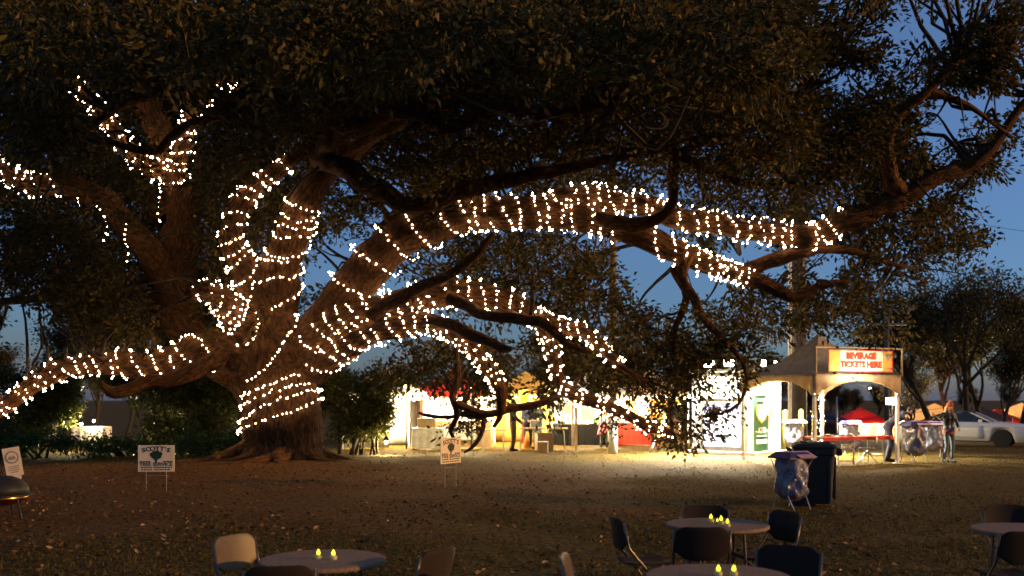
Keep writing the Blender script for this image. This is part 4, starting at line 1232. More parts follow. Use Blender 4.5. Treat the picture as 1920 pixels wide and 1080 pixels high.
def shirt(label, px, D, zc, m, s=1.0):
    x = (px - 960) / FPX * D
    t = thing('hanging_shirt', label, 'shirt', (x, D, zc), group='white shirts hung in the stall')
    poly = [(-.25, -.42), (.25, -.42), (.26, .1), (.40, -.12), (.50, -.04), (.34, .30), (.12, .40), (.06, .36), (-.06, .36), (-.12, .40), (-.34, .30), (-.50, -.04), (-.40, -.12), (-.26, .1)]
    bevel(MB().prism([(a * s, b * s) for a, b in poly], -.05, .05).build('cloth', m, t), 0.03, 2)
    MB().tube([(-.2 * s, 0, .38 * s), (0, 0, .46 * s), (.2 * s, 0, .38 * s)], 0.01, 5).build('hanger', M['steel'], t)
shirt('long white shirt hung left of the pink skirted shopper', 1103, 39.4, 1.42, M['cloth_white'], 1.15)
shirt('pale blue shirt hung high at the left of the stall', 1042, 39.8, 1.60, M['paleblue'], 0.8)
shirt('white shirt hung beside the pale blue one', 1062, 39.8, 1.55, M['cloth_white'], 0.9)
shirt('mauve shirt hung at the back of the orange stall', 1205, 41.0, 1.45, M['lid_pink'], 0.8)

# ------------------------------------------------------------------ cash kiosk
kx, ky = (1380 - 960) / FPX * 33.3, 33.3
KR = R(50)
kiosk = thing('cash_kiosk', 'white cash machine kiosk with flood lamps on its roof and a green banner', 'kiosk', (kx, ky, gzf(kx, ky)), KR)
KW, KD, KH = 2.05, 2.2, 2.62
bevel(MB().box((0, 0, KH / 2 + 0.08), (KW, KD, KH)).build('body', M['white_paint'], kiosk), 0.03)
MB().box((0, 0, 0.06), (KW + 0.35, KD + 0.35, 0.12)).build('plinth', M['atm_grey'], kiosk)
MB().box((0, 0, KH + 0.13), (KW + 0.12, KD + 0.12, 0.10)).build('roof_edge', M['white_paint'], kiosk)
# left face looks to -x (towards the front left), right face to -y
def on_left(u, z, w, h, d, name, m, parent=kiosk): return MB().box((-KW / 2 - d / 2 - .001, u, z), (d, w, h)).build(name, m, parent)
def on_right(u, z, w, h, d, name, m, parent=kiosk): return MB().box((u, -KD / 2 - d / 2 - .001, z), (w, d, h)).build(name, m, parent)
scr = on_left(-0.05, 0.95, 1.35, 1.35, 0.03, 'lit_panel', M['panel_blue'])
on_left(-0.05, 1.66, 1.42, 0.05, 0.06, 'panel_frame', M['steel']); on_left(-0.75, 0.95, 0.05, 1.45, 0.06, 'panel_frame', M['steel']); on_left(0.65, 0.95, 0.05, 1.45, 0.06, 'panel_frame', M['steel'])
on_left(-0.05, 0.62, 0.5, 0.10, 0.05, 'keypad', M['iron'])
on_left(0.0, 2.15, 1.7, 0.6, 0.02, 'sign_panel', M['white_print'])
# right face: green banner with badge, ATM lettering and four card marks
b0 = -0.42
on_right(b0, 1.30, 1.0, 2.35, 0.02, 'green_banner', M['green_panel'])
on_right(0.66, 1.36, 0.62, 2.5, 0.05, 'corner_column', M['atm_grey'])
yb = -KD / 2 - 0.028
def kprint(name, poly, m, d=0.01): return MB().prism(poly, yb - d, yb + 0.002).build(name, m, kiosk)
for z, w in ((2.10, 0.62), (1.98, 0.74), (1.80, 0.6)): kprint('printed_line', [(b0 - w / 2, z - .035), (b0 + w / 2, z - .035), (b0 + w / 2, z + .035), (b0 - w / 2, z + .035)], M['white_print'])
kprint('printed_hill', [(b0 + .15, 1.30), (b0 + .62, 1.30), (b0 + .74, 1.55), (b0 + .66, 1.78), (b0 + .46, 1.98), (b0 + .30, 1.86), (b0 + .12, 1.74)], M['grass_print'], 0.035)
kprint('printed_badge', [(b0 - .42, 1.62), (b0 + .30, 1.64), (b0 + .28, 1.32), (b0 + .18, 1.16), (b0 - .06, 1.04), (b0 - .32, 1.16), (b0 - .44, 1.34)], M['gold_print'], 0.04)
kprint('printed_badge', [(b0 - .36, 1.46), (b0 + .24, 1.48), (b0 + .22, 1.34), (b0 + .12, 1.22), (b0 - .06, 1.12), (b0 - .28, 1.22), (b0 - .38, 1.34)], M['white_print'], 0.047)
o = link('lettering', text_mesh('atm_lettering', '- ATM -', 0.26, M['white_print'], 0.006, bold=0.006), kiosk); o.location = (b0, yb - 0.006, 0.80)
kprint('printed_line', [(b0 - .36, .615), (b0 + .36, .615), (b0 + .36, .65), (b0 - .36, .65)], M['white_print'])
for k in range(4): kprint('card_mark', [(b0 - .37 + k * .195, .38), (b0 - .22 + k * .195, .38), (b0 - .22 + k * .195, .52), (b0 - .37 + k * .195, .52)], M['white_print'])
# flood lamps on the roof
gF = 'flood lamps on the kiosk roof'
def flood(label, lx_, ly_, w, aim):
    p = Matrix.Rotation(KR, 4, 'Z') @ Vector((lx_, ly_, 0))
    t = thing('flood_lamp', label, 'flood lamp', (kx + p.x, ky + p.y, gzf(kx, ky) + KH + 0.19), KR + aim, gF)
    MB().box((0, 0, 0.04), (0.06, 0.06, 0.1)).build('bracket', M['iron'], t)
    bevel(MB().box((0, 0.03, 0.17), (0.40, 0.14, 0.24)).build('housing', M['iron'], t), 0.015)
    MB().box((0, -0.048, 0.17), (0.36, 0.012, 0.20)).build('lens', M['lamp_white'], t)
    a = bpy.data.lights.new('flood_light', 'AREA'); a.shape = 'RECTANGLE'; a.size = 0.36; a.size_y = 0.2; a.energy = w; a.color = (1.0, 0.9, 0.68)
    a.spread = R(112)
    ao = bpy.data.objects.new('flood_light', a); COL.objects.link(ao); ao.parent = t; ao.location = (0, -0.07, 0.17); ao.rotation_euler = (R(-24), 0, 0)
    return t
flood('wide flood lamp on the kiosk\'s left front roof edge', -KW / 2 - 0.1, -0.35, 2600, R(-90))
flood('second flood lamp on the kiosk\'s left roof edge', -KW / 2 - 0.1, 0.35, 2600, R(-90))
flood('flood lamp on the kiosk roof above the green banner', -0.55, -KD / 2 - 0.1, 2600, 0)
flood('flood lamp on the kiosk roof corner nearest the beverage tent', 0.45, -KD / 2 - 0.1, 2000, 0)

# ------------------------------------------------------------------ beverage tent
TRZ = R(25)
ox, oy = (1527 - 960) / FPX * 26.8, 26.8                     # front left leg
tz = gzf(ox + 1, oy + 1)
bt = thing('frame_tent', 'peaked frame tent with a shade-greyed roof and arched cream valances over the red ticket table', 'tent', (ox, oy, tz), TRZ)
W_, HE, HP = 3.0, 2.5, 3.72
fr = M['white_paint']
for cx_, cy_ in ((0, 0), (W_, 0), (W_, W_), (0, W_)):
    bevel(MB().box((cx_, cy_, HE / 2), (0.085, 0.085, HE)).build('leg', fr, bt), 0.01)
    MB().box((cx_, cy_, 0.01), (0.2, 0.2, 0.02)).build('foot_plate', M['steel'], bt)
mb = MB()
cs = [(-.06, -.06), (W_ + .06, -.06), (W_ + .06, W_ + .06), (-.06, W_ + .06)]
for k in range(4):
    a, b = cs[k], cs[(k + 1) % 4]
    def fn(u, v, a=a, b=b):
        c = W_ / 2
        ex, ey = a[0] + (b[0] - a[0]) * u, a[1] + (b[1] - a[1]) * u
        zz = HE + (HP - HE) * (0.55 * v + 0.45 * v ** 2.6)
        return (ex + (c - ex) * v, ey + (c - ey) * v, zz)
    mb.grid(fn, 12, 12)
solid(mb.build('roof', M['canvas_shaded'], bt, smooth=False), 0.012)
for k in range(4):
    a, b = cs[k], cs[(k + 1) % 4]
    v_ = MB()
    def fn(u, v, a=a, b=b):
        e = abs(2 * u - 1)
        drop = 0.16 + 0.46 * e ** 2.4
        wv = 0.03 * math.sin(u * 60) * e * v
        dx, dy = b[0] - a[0], b[1] - a[1]; L = math.hypot(dx, dy)
        return (a[0] + dx * u + dy / L * (wv + .01), a[1] + dy * u - dx / L * (wv + .01), HE - 0.003 - drop * v)
    v_.grid(fn, 60, 5)
    solid(v_.build('valance', M['canvas_cream'], bt, smooth=True), 0.006)
for k in range(4):
    a, b = [(0, 0), (W_, 0), (W_, W_), (0, W_)][k], [(0, 0), (W_, 0), (W_, W_), (0, W_)][(k + 1) % 4]
    MB().tube([(a[0], a[1], HE - .05), (b[0], b[1], HE - .05)], 0.03, 8).build('eave_rail', M['steel'], bt)
# sign banner in its own pipe frame above the front eave
sg = thing('ticket_sign', 'cream banner reading BEVERAGE TICKETS HERE in a pipe frame over the tent front', 'sign', (ox, oy, tz), TRZ)
yF = -0.12
for a, b in (((-.05, HE - .05), (-.05, HE + .72)), ((W_ + .05, HE - .05), (W_ + .05, HE + .72))):
    MB().tube([(a[0], yF, a[1]), (b[0], yF, b[1])], 0.025, 8).build('upright', M['tan_board'], sg)
MB().tube([(-.07, yF, HE + .72), (W_ + .07, yF, HE + .72)], 0.025, 8).build('top_rail', M['tan_board'], sg)
MB().tube([(-.07, yF, HE + .03), (W_ + .07, yF, HE + .03)], 0.02, 8).build('bottom_rail', M['iron'], sg)
bx0, bx1, bz0, bz1 = 0.34, 2.66, HE + .06, HE + .66
MB().box(((bx0 + bx1) / 2, yF - .035, (bz0 + bz1) / 2), (bx1 - bx0, .012, bz1 - bz0)).build('banner', M['banner_cream'], sg)
MB().box((bx0 + .21, yF - .044, (bz0 + bz1) / 2), (.40, .006, bz1 - bz0 - .03)).build('orange_end', M['banner_orange'], sg)
MB().box((bx1 - .19, yF - .044, (bz0 + bz1) / 2), (.36, .006, bz1 - bz0 - .03)).build('orange_end', M['banner_orange'], sg)
for z in (bz0 + .012, bz1 - .012): MB().box(((bx0 + bx1) / 2, yF - .048, z), (bx1 - bx0, .008, .024)).build('red_border', M['banner_red'], sg)
for x_ in (bx0 + .012, bx1 - .012): MB().box((x_, yF - .05, (bz0 + bz1) / 2), (.024, .008, bz1 - bz0 - .05)).build('red_border', M['banner_red'], sg)
mx_ = (bx0 + bx1) / 2 - .0
for txt, z in (('BEVERAGE', bz0 + .42), ('TICKETS HERE', bz0 + .19)):
    o = link('lettering', text_mesh('lettering', txt, 0.225, M['banner_red'], 0.006, bold=0.011, sx=1.02), sg); o.location = (mx_, yF - .054, z)
MB().prism([(bx1 - .30, bz0 + .46), (bx1 - .19, bz0 + .52), (bx1 - .08, bz0 + .46), (bx1 - .13, bz0 + .42), (bx1 - .15, bz0 + .33), (bx1 - .23, bz0 + .33), (bx1 - .25, bz0 + .42)], yF - .058, yF - .046).build('emblem', M['print_grey'], sg)
MB().box((bx1 - .2, yF - .052, bz0 + .10), (.16, .01, .02)).build('printed_line', M['print_grey'], sg)
MB().box((bx1 - .07, yF - .052, bz0 + .10), (.05, .01, .05)).build('printed_line', M['banner_red'], sg)
for q in (0.6, 1.4, 1.55, 2.3): MB().box((q, yF - .03, HE + .03), (.05, .07, .07)).build('clamp', M['iron'], sg)
# the lamp clipped below the banner that lights banner and valance
Tm = Matrix.Translation((ox, oy, tz)) @ Matrix.Rotation(TRZ, 4, 'Z')
lp = Tm @ Vector((1.25, -0.75, HE - 0.42))
t = thing('clip_lamp', 'small lamp on an arm below the ticket banner', 'lamp', lp, TRZ)
MB().lathe([(0.06, 0), (0.045, 0.07), (0.02, 0.1)], seg=12, rot=Matrix.Rotation(R(150), 3, 'X')).build('shade', M['iron'], t)
MB().tube([(0, 0.05, 0), (0, 0.4, 0.15), (0, 0.68, 0.36)], 0.01, 6).build('arm', M['iron'], t)
MB().lathe([(0.02, -.05), (0.04, -.03), (0.03, 0)], seg=10, rot=Matrix.Rotation(R(150), 3, 'X')).build('bulb', M['lamp_warm'], t, smooth=True)
sp = bpy.data.lights.new('clip_light', 'SPOT'); sp.energy = 260; sp.color = (1.0, 0.80, 0.52); sp.spot_size = R(150); sp.spot_blend = 0.6; sp.shadow_soft_size = 0.05
so = bpy.data.objects.new('clip_light', sp); COL.objects.link(so); so.parent = t; so.location = (0, 0.03, 0.09)
so.rotation_euler = Vector((0, 0.62, 0.8)).to_track_quat('-Z', 'Y').to_euler()
# a lit ceiling lamp inside
hung_lamp('lamp hung inside the beverage tent', Tm @ Vector((1.5, 1.2, 2.45)), 600, (1.0, 0.75, 0.42), cone=0)
# lights wound down the two front legs
for cx_, lab in ((0, 'light string wound down the left front leg of the beverage tent'), (W_, 'light string wound down the back right leg of the beverage tent')):
    cy_ = 0 if cx_ == 0 else W_
    pts = [Tm @ Vector((cx_ + .09 * math.cos(a), cy_ + .09 * math.sin(a), 2.35 - a * 0.1)) for a in np.arange(0, 18, 0.3)]
    strand(lab, [tuple(p) for p in pts], spacing=0.12, r=0.017, group='light strings on the beverage tent legs', bm='far_bulb')

tb = thing('ticket_table', 'long folding table with a red plastic cloth inside the beverage tent', 'table', Tm @ Vector((1.72, 0.55, 0)), TRZ)
bevel(MB().box((0, 0, 0.745), (2.5, 0.75, 0.035)).build('table_top', M['white_paint'], tb), 0.006)
bevel(MB().box((0, 0, 0.772), (2.56, 0.81, 0.012)).build('cloth', M['cloth_red'], tb), 0.004)
for s_ in (-1, 1): MB().box((0, s_ * .408, 0.72), (2.56, .008, .09)).build('cloth_edge', M['cloth_red'], tb)
for sx in (-1, 1):
    for sy in (-1, 1): MB().tube([(sx * 1.0, sy * .28, .73), (sx * 1.05, sy * .3, 0)], 0.016, 6).build('leg', M['steel'], tb)
    MB().tube([(sx * 1.03, -.29, .25), (sx * 1.03, .29, .25)], 0.012, 6).build('brace', M['steel'], tb)
for k, (u, lab) in enumerate(((-.75, 'dark tray at the left end of the red table'), (.1, 'dark tray in the middle of the red table'))):
    t = thing('tray', lab, 'tray', Tm @ Vector((1.72 + u, 0.55, 0.779)), TRZ + .1)
    MB().lathe([(0.2, 0), (0.24, 0.03), (0.23, 0.03), (0.19, 0.008)], seg=20, sy=0.7).build('dish', M['iron'], t)
    MB().lathe([(0.05, 0.008), (0.07, 0.05), (0.02, 0.07)], seg=10).build('cup', M['cardboard'], t)

# ------------------------------------------------------------------ tents far at the right, lower ground
gT = 'lit market tents on the low ground at the right'
stall_tent('red roofed tent with cream walls seen under the beverage canopy', 1613, 78, 3.7, 3.6, 2.0, 3.05, M['canvas_red'], M['canvas_cream'], 'blr', 0.05, 0.2, eave_bulbs=True, group=gT)
stall_tent('cream peaked tent behind the woman in the cap', 1752, 76, 5.4, 4.6, 2.15, 3.35, M['canvas_cream'], M['canvas_cream'], 'blr', -0.08, 0.2, eave_bulbs=True, group=gT)
stall_tent('cream peaked tent at the photo\'s right edge beyond the car', 1915, 74, 5.0, 4.6, 2.15, 3.35, M['canvas_cream'], M['canvas_cream'], 'blr', 0.1, 0.2, eave_bulbs=True, group=gT)
stall_tent('dark red canopy beyond the car hood', 1868, 70, 3.4, 3.0, 1.9, 2.8, M['canvas_red'], M['canvas_red'], 'b', 0.0, 0.2, group=gT)
stall_tent('dark blue canopy behind the car roof', 1828, 68, 3.6, 3.0, 2.1, 3.1, M['canvas_dark'], M['canvas_dark'], 'b', 0.0, 0.2, group=gT)
stall_tent('dark blue canopy left of the red tent', 1545, 72, 3.4, 3.0, 2.0, 2.8, M['canvas_dark'], M['canvas_dark'], 'b', 0.0, 0.2, group=gT)
for px, D, w, lab in ((1613, 76.4, 9000, 'lamp inside the far red roofed tent'), (1752, 74, 20000, 'lamp inside the cream tent behind the woman'), (1915, 72, 20000, 'lamp inside the cream tent at the right edge')):
    x = (px - 960) / FPX * D
    hung_lamp(lab, (x, D, gzf(x, D) + 1.75), w, (1.0, 0.72, 0.38), 'lamps in the far tents', cone=0)
for px, D, lab in ((1602, 76.0, 'left round pot in front of the far red tent'), (1620, 76.0, 'middle round pot in front of the far red tent'), (1636, 76.2, 'right round pot in front of the far red tent')):
    x = (px - 960) / FPX * D
    t = thing('cooking_pot', lab, 'pot', (x, D - 2.2, gzf(x, D - 2.2) + 0.0), group='pots in front of the far red tent')
    MB().lathe([(0.28, 0.5), (0.36, 0.62), (0.34, 0.86), (0.12, 0.98)], seg=14).build('bowl', M['iron'], t, smooth=True)
    for a in range(3): MB().tube([(0.22 * math.cos(a * 2.1), 0.22 * math.sin(a * 2.1), 0.55), (0.34 * math.cos(a * 2.1), 0.34 * math.sin(a * 2.1), 0)], 0.02, 5).build('leg', M['iron'], t)
# work light on a stand behind the officer
x = (1673 - 960) / FPX * 44
t = thing('work_light', 'bright white work light on a tripod above the bending officer', 'work light', (x, 44, gzf(x, 44)))
zt = EYE - (752 - YH) / FPX * 44 - gzf(x, 44)
MB().tube([(0, 0, .5), (0, 0, zt - .1)], 0.02, 6).build('stand', M['iron'], t)
for a in range(3): MB().tube([(0, 0, .55), (.4 * math.cos(a * 2.1), .4 * math.sin(a * 2.1), 0)], 0.015, 5).build('leg', M['iron'], t)
bevel(MB().box((0, .05, zt), (.62, .12, .34)).build('housing', M['iron'], t), .02)
MB().box((0, -.02, zt), (.56, .02, .29)).build('lens', M['lamp_white'], t)
point(t, (0, -.25, zt), 500, (1, .92, .75), .15)

# ------------------------------------------------------------------ yard signs
def oak_logo(s):
    """tree emblem outline"""
    mb = MB()
    mb.prism([(-.03 * s, -.22 * s), (.03 * s, -.22 * s), (.022 * s, -.06 * s), (-.022 * s, -.06 * s)], -.004, 0)
    mb.prism([(-.11 * s, -.225 * s), (.11 * s, -.225 * s), (.03 * s, -.195 * s), (-.03 * s, -.195 * s)], -.0035, 0)
    r = random.Random(5); poly = []
    for k in range(44):
        a = k / 44 * 6.283
        rr = (0.19 + r.uniform(-.025, .02)) * s
        poly.append((rr * 1.12 * math.cos(a), rr * .80 * math.sin(a) + .07 * s))
    mb.prism(poly, -.0045, 0)
    for sx in (-1, 1): mb.prism([(sx * .01 * s, -.14 * s), (sx * .02 * s, -.16 * s), (sx * .15 * s, 0), (sx * .13 * s, .01 * s)][::sx], -.003, 0)
    return mb
def yard_sign(label, px, D, zc, rz, s=1.0):
    x = (px - 960) / FPX * D; z = gzf(x, D)
    t = thing('yard_sign', label, 'sign', (x, D, z), rz, 'tree service signs on wire stakes')
    w, h = .72 * s, .53 * s
    bevel(MB().box((0, 0, zc), (w, .012, h)).build('board', M['sign_cream'], t), .003)
    def put(ch, zz, size, m, bold=.004, sx=1.0):
        o = link('lettering', text_mesh('lettering', ch, size * s, m, .002, bold=bold, sx=sx), t); o.location = (0, -.0085, zc + zz * s)
    # arched top line: letters one by one on a shallow arc
    word = "SCOTT'S"; xs = [-.245, -.160, -.068, .028, .118, .180, .245]
    for ch, xx in zip(word, xs):
        o = link('lettering', text_mesh('lettering', ch, .125 * s, M['sign_black'], .002, bold=.003, sx=1.15), t)
        o.location = (xx * s, -.0085, zc + (.196 - .5 * xx * xx) * s); o.rotation_euler = (0, xx * .9, 0)
    lg = oak_logo(s * .56).build('tree_logo', M['sign_green'], t); lg.location = (0, -.0065, zc + .035 * s)
    put('TREE SERVICE', -.118, .098, M['sign_black'], .0015, 1.1)
    for zz, segs_ in ((-.062, ((-.32, -.12), (.14, .32))), (-.178, ((-.30, -.08), (-.05, .31))), (-.225, ((-.30, -.07), (-.04, .30)))):
        for a, b in segs_:
            k = a
            while k < b - .015:
                k2 = min(b, k + rnd.uniform(.03, .06))
                MB().box(((k + k2) / 2 * s, -.0075, zc + zz * s), ((k2 - k) * s, .003, .022 * s)).build('printed_line', M['sign_black'], t); k = k2 + .012
    for sx in (-.2, .2):
        MB().tube([(sx * s, .002, -.1), (sx * s, .002, zc - h / 2 + .03)], .006, 5).build('stake', M['steel'], t)
    MB().tube([(-.2 * s, .002, zc - h / 2 - .08), (.2 * s, .002, zc - h / 2 - .08)], .005, 5).build('cross_wire', M['steel'], t)
yard_sign('cream tree service sign squarely facing the camera left of the oak trunk', 293, 20.0, 0.66, R(3))
yard_sign('cream tree service sign turned aslant right of the oak trunk', 845, 20.8, 0.75, R(58))

x = (24 - 960) / FPX * 19.4; z = gzf(x, 19.4)
es = thing('emblem_sign', 'narrow leaning cream sign with a round grey emblem at the photo\'s left edge', 'sign', (x, 19.4, z), R(12))
T_ = Matrix.Translation((0, 0, .62)) @ Matrix.Rotation(R(-10), 4, 'Y')
def es_part(name, mb, m):
    o = mb.build(name, m, es); o.matrix_local = T_; return o
es_part('board', MB().box((0, 0, 0), (.31, .012, .56)), M['sign_cream'])
es_part('emblem', MB().lathe([(.125, -.002), (.125, .002)], (0, -.0095, .09), 28, rot=Matrix.Rotation(R(90), 3, 'X')), M['print_grey'])
es_part('emblem_ring', MB().lathe([(.095, -.001), (.095, .003)], (0, -.0105, .09), 24, rot=Matrix.Rotation(R(90), 3, 'X')), M['sign_cream'])
es_part('emblem_mark', MB().prism([(-.08, .06), (-.03, .13), (0, .09), (.03, .13), (.08, .06), (.03, .04), (-.03, .04)], -.016, -.011), M['print_grey'])
for zz, w in ((-.09, .2), (-.125, .17), (-.16, .2), (-.2, .14)):
    es_part('printed_line', MB().box((0, -.0085, zz), (w, .003, .018)), M['print_grey'])
es_part('stake', MB().tube([(0, .01, -.75), (0, .01, -.2)], .008, 5), M['steel'])
es_part('torn_corner', MB().box((.03, -.01, -.30), (.16, .008, .07), rot=Matrix.Rotation(R(20), 3, 'Y')), M['sign_cream'])

# ------------------------------------------------------------------ fire pit at the left edge
x, y = (2 - 960) / FPX * 15.6, 15.6; z = gzf(x, y)
fp = thing('fire_pit', 'black fire pit with a domed lid and a shining copper bowl at the left edge', 'fire pit', (x, y, z))
MB().lathe([(.10, .20), (.26, .235), (.36, .30), (.40, .36), (.385, .36), (.34, .30)], seg=40).build('bowl', M['copper'], fp, smooth=True)
MB().lathe([(.40, .362), (.47, .368), (.47, .385), (.40, .39)], seg=40).build('rim', M['iron'], fp)
MB().lathe([(.42, .392), (.39, .50), (.30, .60), (.16, .66), (.03, .68)], seg=32).build('lid', M['iron'], fp, smooth=True)
MB().tube([(-.05, 0, .68), (-.05, 0, .73), (.05, 0, .73), (.05, 0, .68)], .01, 6).build('handle', M['iron'], fp)
for a in (R(-25), R(95), R(215)):
    MB().tube([(.34 * math.cos(a), .34 * math.sin(a), .37), (.40 * math.cos(a), .40 * math.sin(a), .2), (.46 * math.cos(a), .46 * math.sin(a), 0)], .016, 6).build('leg', M['iron'], fp)

# ------------------------------------------------------------------ wheeled cart and bag stands
def rrect(w, d, r, n=4):
    pts = []
    for cx_, cy_, a0 in ((w / 2 - r, d / 2 - r, 0), (-w / 2 + r, d / 2 - r, 90), (-w / 2 + r, -d / 2 + r, 180), (w / 2 - r, -d / 2 + r, 270)):
        for k in range(n + 1):
            a = R(a0 + 90 * k / n); pts.append((cx_ + r * math.cos(a), cy_ + r * math.sin(a)))
    return pts
def stack(mb, rings):
    """loft of closed outlines (list of (points, z))"""
    n = len(rings[0][0]); vs = []; fs = []
    for pts, zz in rings: vs += [(p[0], p[1], zz) for p in pts]
    for i in range(len(rings) - 1):
        for k in range(n): fs.append((i * n + k, i * n + (k + 1) % n, (i + 1) * n + (k + 1) % n, (i + 1) * n + k))
    fs.append(tuple(range(n - 1, -1, -1))); fs.append(tuple((len(rings) - 1) * n + k for k in range(n)))
    return mb.add(vs, fs)
x, y = (1526 - 960) / FPX * 17.7, 17.7; z = gzf(x, y)
ct = thing('wheeled_cart', 'tall black wheeled refuse cart on the lawn right of the oak', 'cart', (x, y, z), R(-14))
body = stack(MB(), [(rrect(.56, .62, .06), .05), (rrect(.58, .64, .06), .12), (rrect(.66, .74, .06), .86), (rrect(.67, .75, .06), .90), (rrect(.71, .79, .07), .92), (rrect(.72, .80, .07), 1.02)])
body.build('body', M['black_plastic'], ct, smooth=False)
stack(MB(), [(rrect(.75, .84, .08), 1.022), (rrect(.76, .85, .08), 1.05), (rrect(.66, .72, .08), 1.10), (rrect(.36, .40, .08), 1.125)]).build('lid', M['black_plastic'], ct, smooth=False)
for yy in (-.27, -.09, .09, .27): bevel(MB().box((0.02, yy, 1.118), (.5, .03, .02)).build('lid_rib', M['black_plastic'], ct), .006)
for sy in (-.24, .24): bevel(MB().box((.335, sy, .50), (.05, .07, .74), taper=1.05).build('corner_rib', M['black_plastic'], ct), .012)
for sx in (-.2, .24): bevel(MB().box((sx, -.352, .48), (.06, .05, .74), taper=1.05).build('corner_rib', M['black_plastic'], ct), .012)
MB().box((.34, 0, .58), (.02, .3, .02)).build('catch_bar', M['steel'], ct)
MB().tube([(-.37, -.36, .96), (-.46, -.36, 1.0), (-.46, .36, 1.0), (-.37, .36, .96)], .018, 8).build('handle', M['black_plastic'], ct)
for k in range(6): MB().box((.41, -.28 + k * .11, .955), (.09, .022, .11)).build('grip_rib', M['black_plastic'], ct)
MB().tube([(-.28, -.38, .14), (-.28, .38, .14)], .016, 8).build('axle', M['steel'], ct)
def spoked_wheel(parent, loc, r, w, axis_rot, tm, rm, nsp=8):
    rot = axis_rot
    hub = MB().lathe([(r * .62, -w * .3), (r * .66, -w * .3), (r * .66, w * .3), (r * .62, w * .3)], loc, 24, rot=rot).build('wheel', rm, parent)
    MB().lathe([(r * .66, -w / 2), (r * .95, -w / 2), (r, -w * .3), (r, w * .3), (r * .95, w / 2), (r * .66, w / 2)], loc, 28, rot=rot).build('tyre', tm, hub, smooth=False)
    sp_ = MB()
    for k in range(nsp):
        a = k / nsp * 6.283
        p0, p1 = Vector((r * .12 * math.cos(a), r * .12 * math.sin(a), 0)), Vector((r * .64 * math.cos(a), r * .64 * math.sin(a), 0))
        q0, q1 = rot @ p0 + Vector(loc), rot @ p1 + Vector(loc)
        MB().tube([q0, q1], [r * .06, r * .075], 5).build('spoke', rm, hub)
    MB().lathe([(r * .04, -w * .45), (r * .16, -w * .4), (r * .16, w * .4), (r * .04, w * .45)], loc, 14, rot=rot).build('hub', rm, hub)
    return hub
ROTY = Matrix.Rotation(R(90), 3, 'X')
spoked_wheel(ct, (-.28, -.37, .15), .15, .06, ROTY, M['tyre'], M['iron'])
spoked_wheel(ct, (-.28, .37, .15), .15, .06, ROTY, M['tyre'], M['iron'])

def bag_material():
    m, nt, b = _nt('printed clear bag')
    tc = nt.nodes.new('ShaderNodeTexCoord')
    n = nt.nodes.new('ShaderNodeTexNoise'); n.inputs['Scale'].default_value = 5.5; n.inputs['Detail'].default_value = 2; n.inputs['Distortion'].default_value = 1.6
    nt.links.new(tc.outputs['Object'], n.inputs['Vector'])
    cr = nt.nodes.new('ShaderNodeValToRGB'); cr.color_ramp.interpolation = 'CONSTANT'
    for e, (p, c) in zip([cr.color_ramp.elements[0], cr.color_ramp.elements[1], cr.color_ramp.elements.new(.5), cr.color_ramp.elements.new(.62)],
                         [(0, (.20, .21, .30)), (.36, (.70, .65, .55)), (.55, (.30, .26, .23)), (.66, (.13, .15, .32))]):
        e.position = p; e.color = (*c, 1)
    nt.links.new(n.outputs[0], cr.inputs[0]); nt.links.new(cr.outputs[0], b.inputs['Base Color'])
    b.inputs['Roughness'].default_value = .2; b.inputs['Specular IOR Level'].default_value = .7
    n2 = nt.nodes.new('ShaderNodeTexNoise'); n2.inputs['Scale'].default_value = 9; n2.inputs['Distortion'].default_value = 1
    nt.links.new(tc.outputs['Object'], n2.inputs['Vector'])
    bp = nt.nodes.new('ShaderNodeBump'); bp.inputs['Strength'].default_value = .9; bp.inputs['Distance'].default_value = .05
    nt.links.new(n2.outputs[0], bp.inputs['Height']); nt.links.new(bp.outputs[0], b.inputs['Normal'])
    tr = nt.nodes.new('ShaderNodeBsdfTranslucent'); nt.links.new(cr.outputs[0], tr.inputs[0])
    ms = nt.nodes.new('ShaderNodeMixShader'); ms.inputs[0].default_value = .3
    nt.links.new(b.outputs[0], ms.inputs[1]); nt.links.new(tr.outputs[0], ms.inputs[2]); nt.links.new(ms.outputs[0], nt.nodes['Material Output'].inputs[0])
    return m
M['bag'] = bag_material()
def bag_stand():
    t = thing('bag_stand', 'x', 'bag stand', group='recycling bag stands with printed clear bags')
    def ring(u, v):
        a = u * 6.283; zz = .98 - v * .80
        r = (.24 + .05 * math.sin(v * 3.0)) * (1 if v < .8 else (1 - ((v - .8) / .2) ** 2 * .75))
        c = max(abs(math.cos(a)), abs(math.sin(a)))
        sq = 1 + (.25 * (1 / c - 1)) * (1 - v)
        w = .055 * float(vnoise(math.cos(a) * 2.2, math.sin(a) * 2.2, v * 5.0)) + .03 * float(vnoise(math.cos(a) * 6, math.sin(a) * 6, v * 9))
        return ((r * sq + w) * math.cos(a), (r * sq + w) * math.sin(a), zz + .02 * math.sin(a * 5) * v)
    MB().grid(ring, 40, 22).build('bag', M['bag'], t, smooth=True)
    b = .30
    lid = MB()
    stack(lid, [(rrect(.68, .60, .03), .975), (rrect(.68, .60, .03), 1.0), (rrect(.46, .40, .03), 1.09), (rrect(.40, .34, .03), 1.095)])
    lid.build('lid', M['lid_blue'], t)
    MB().lathe([(.10, 1.0965), (.10, 1.104), (.08, 1.104)], seg=20).build('opening_ring', M['lid_pink'], t)
    MB().box((.10, -.22, 1.055), (.42, .28, .014), rot=Matrix.Rotation(R(22), 3, 'X')).build('lid_flap', M['lid_pink'], t)
    for sx in (-1, 1):
        MB().tube([(sx * .28, -.26, .97), (sx * .2, .30, 0)], .011, 6).build('leg', M['steel'], t)
        MB().tube([(sx * .28, .26, .97), (sx * .2, -.30, 0)], .011, 6).build('leg', M['steel'], t)
    return t
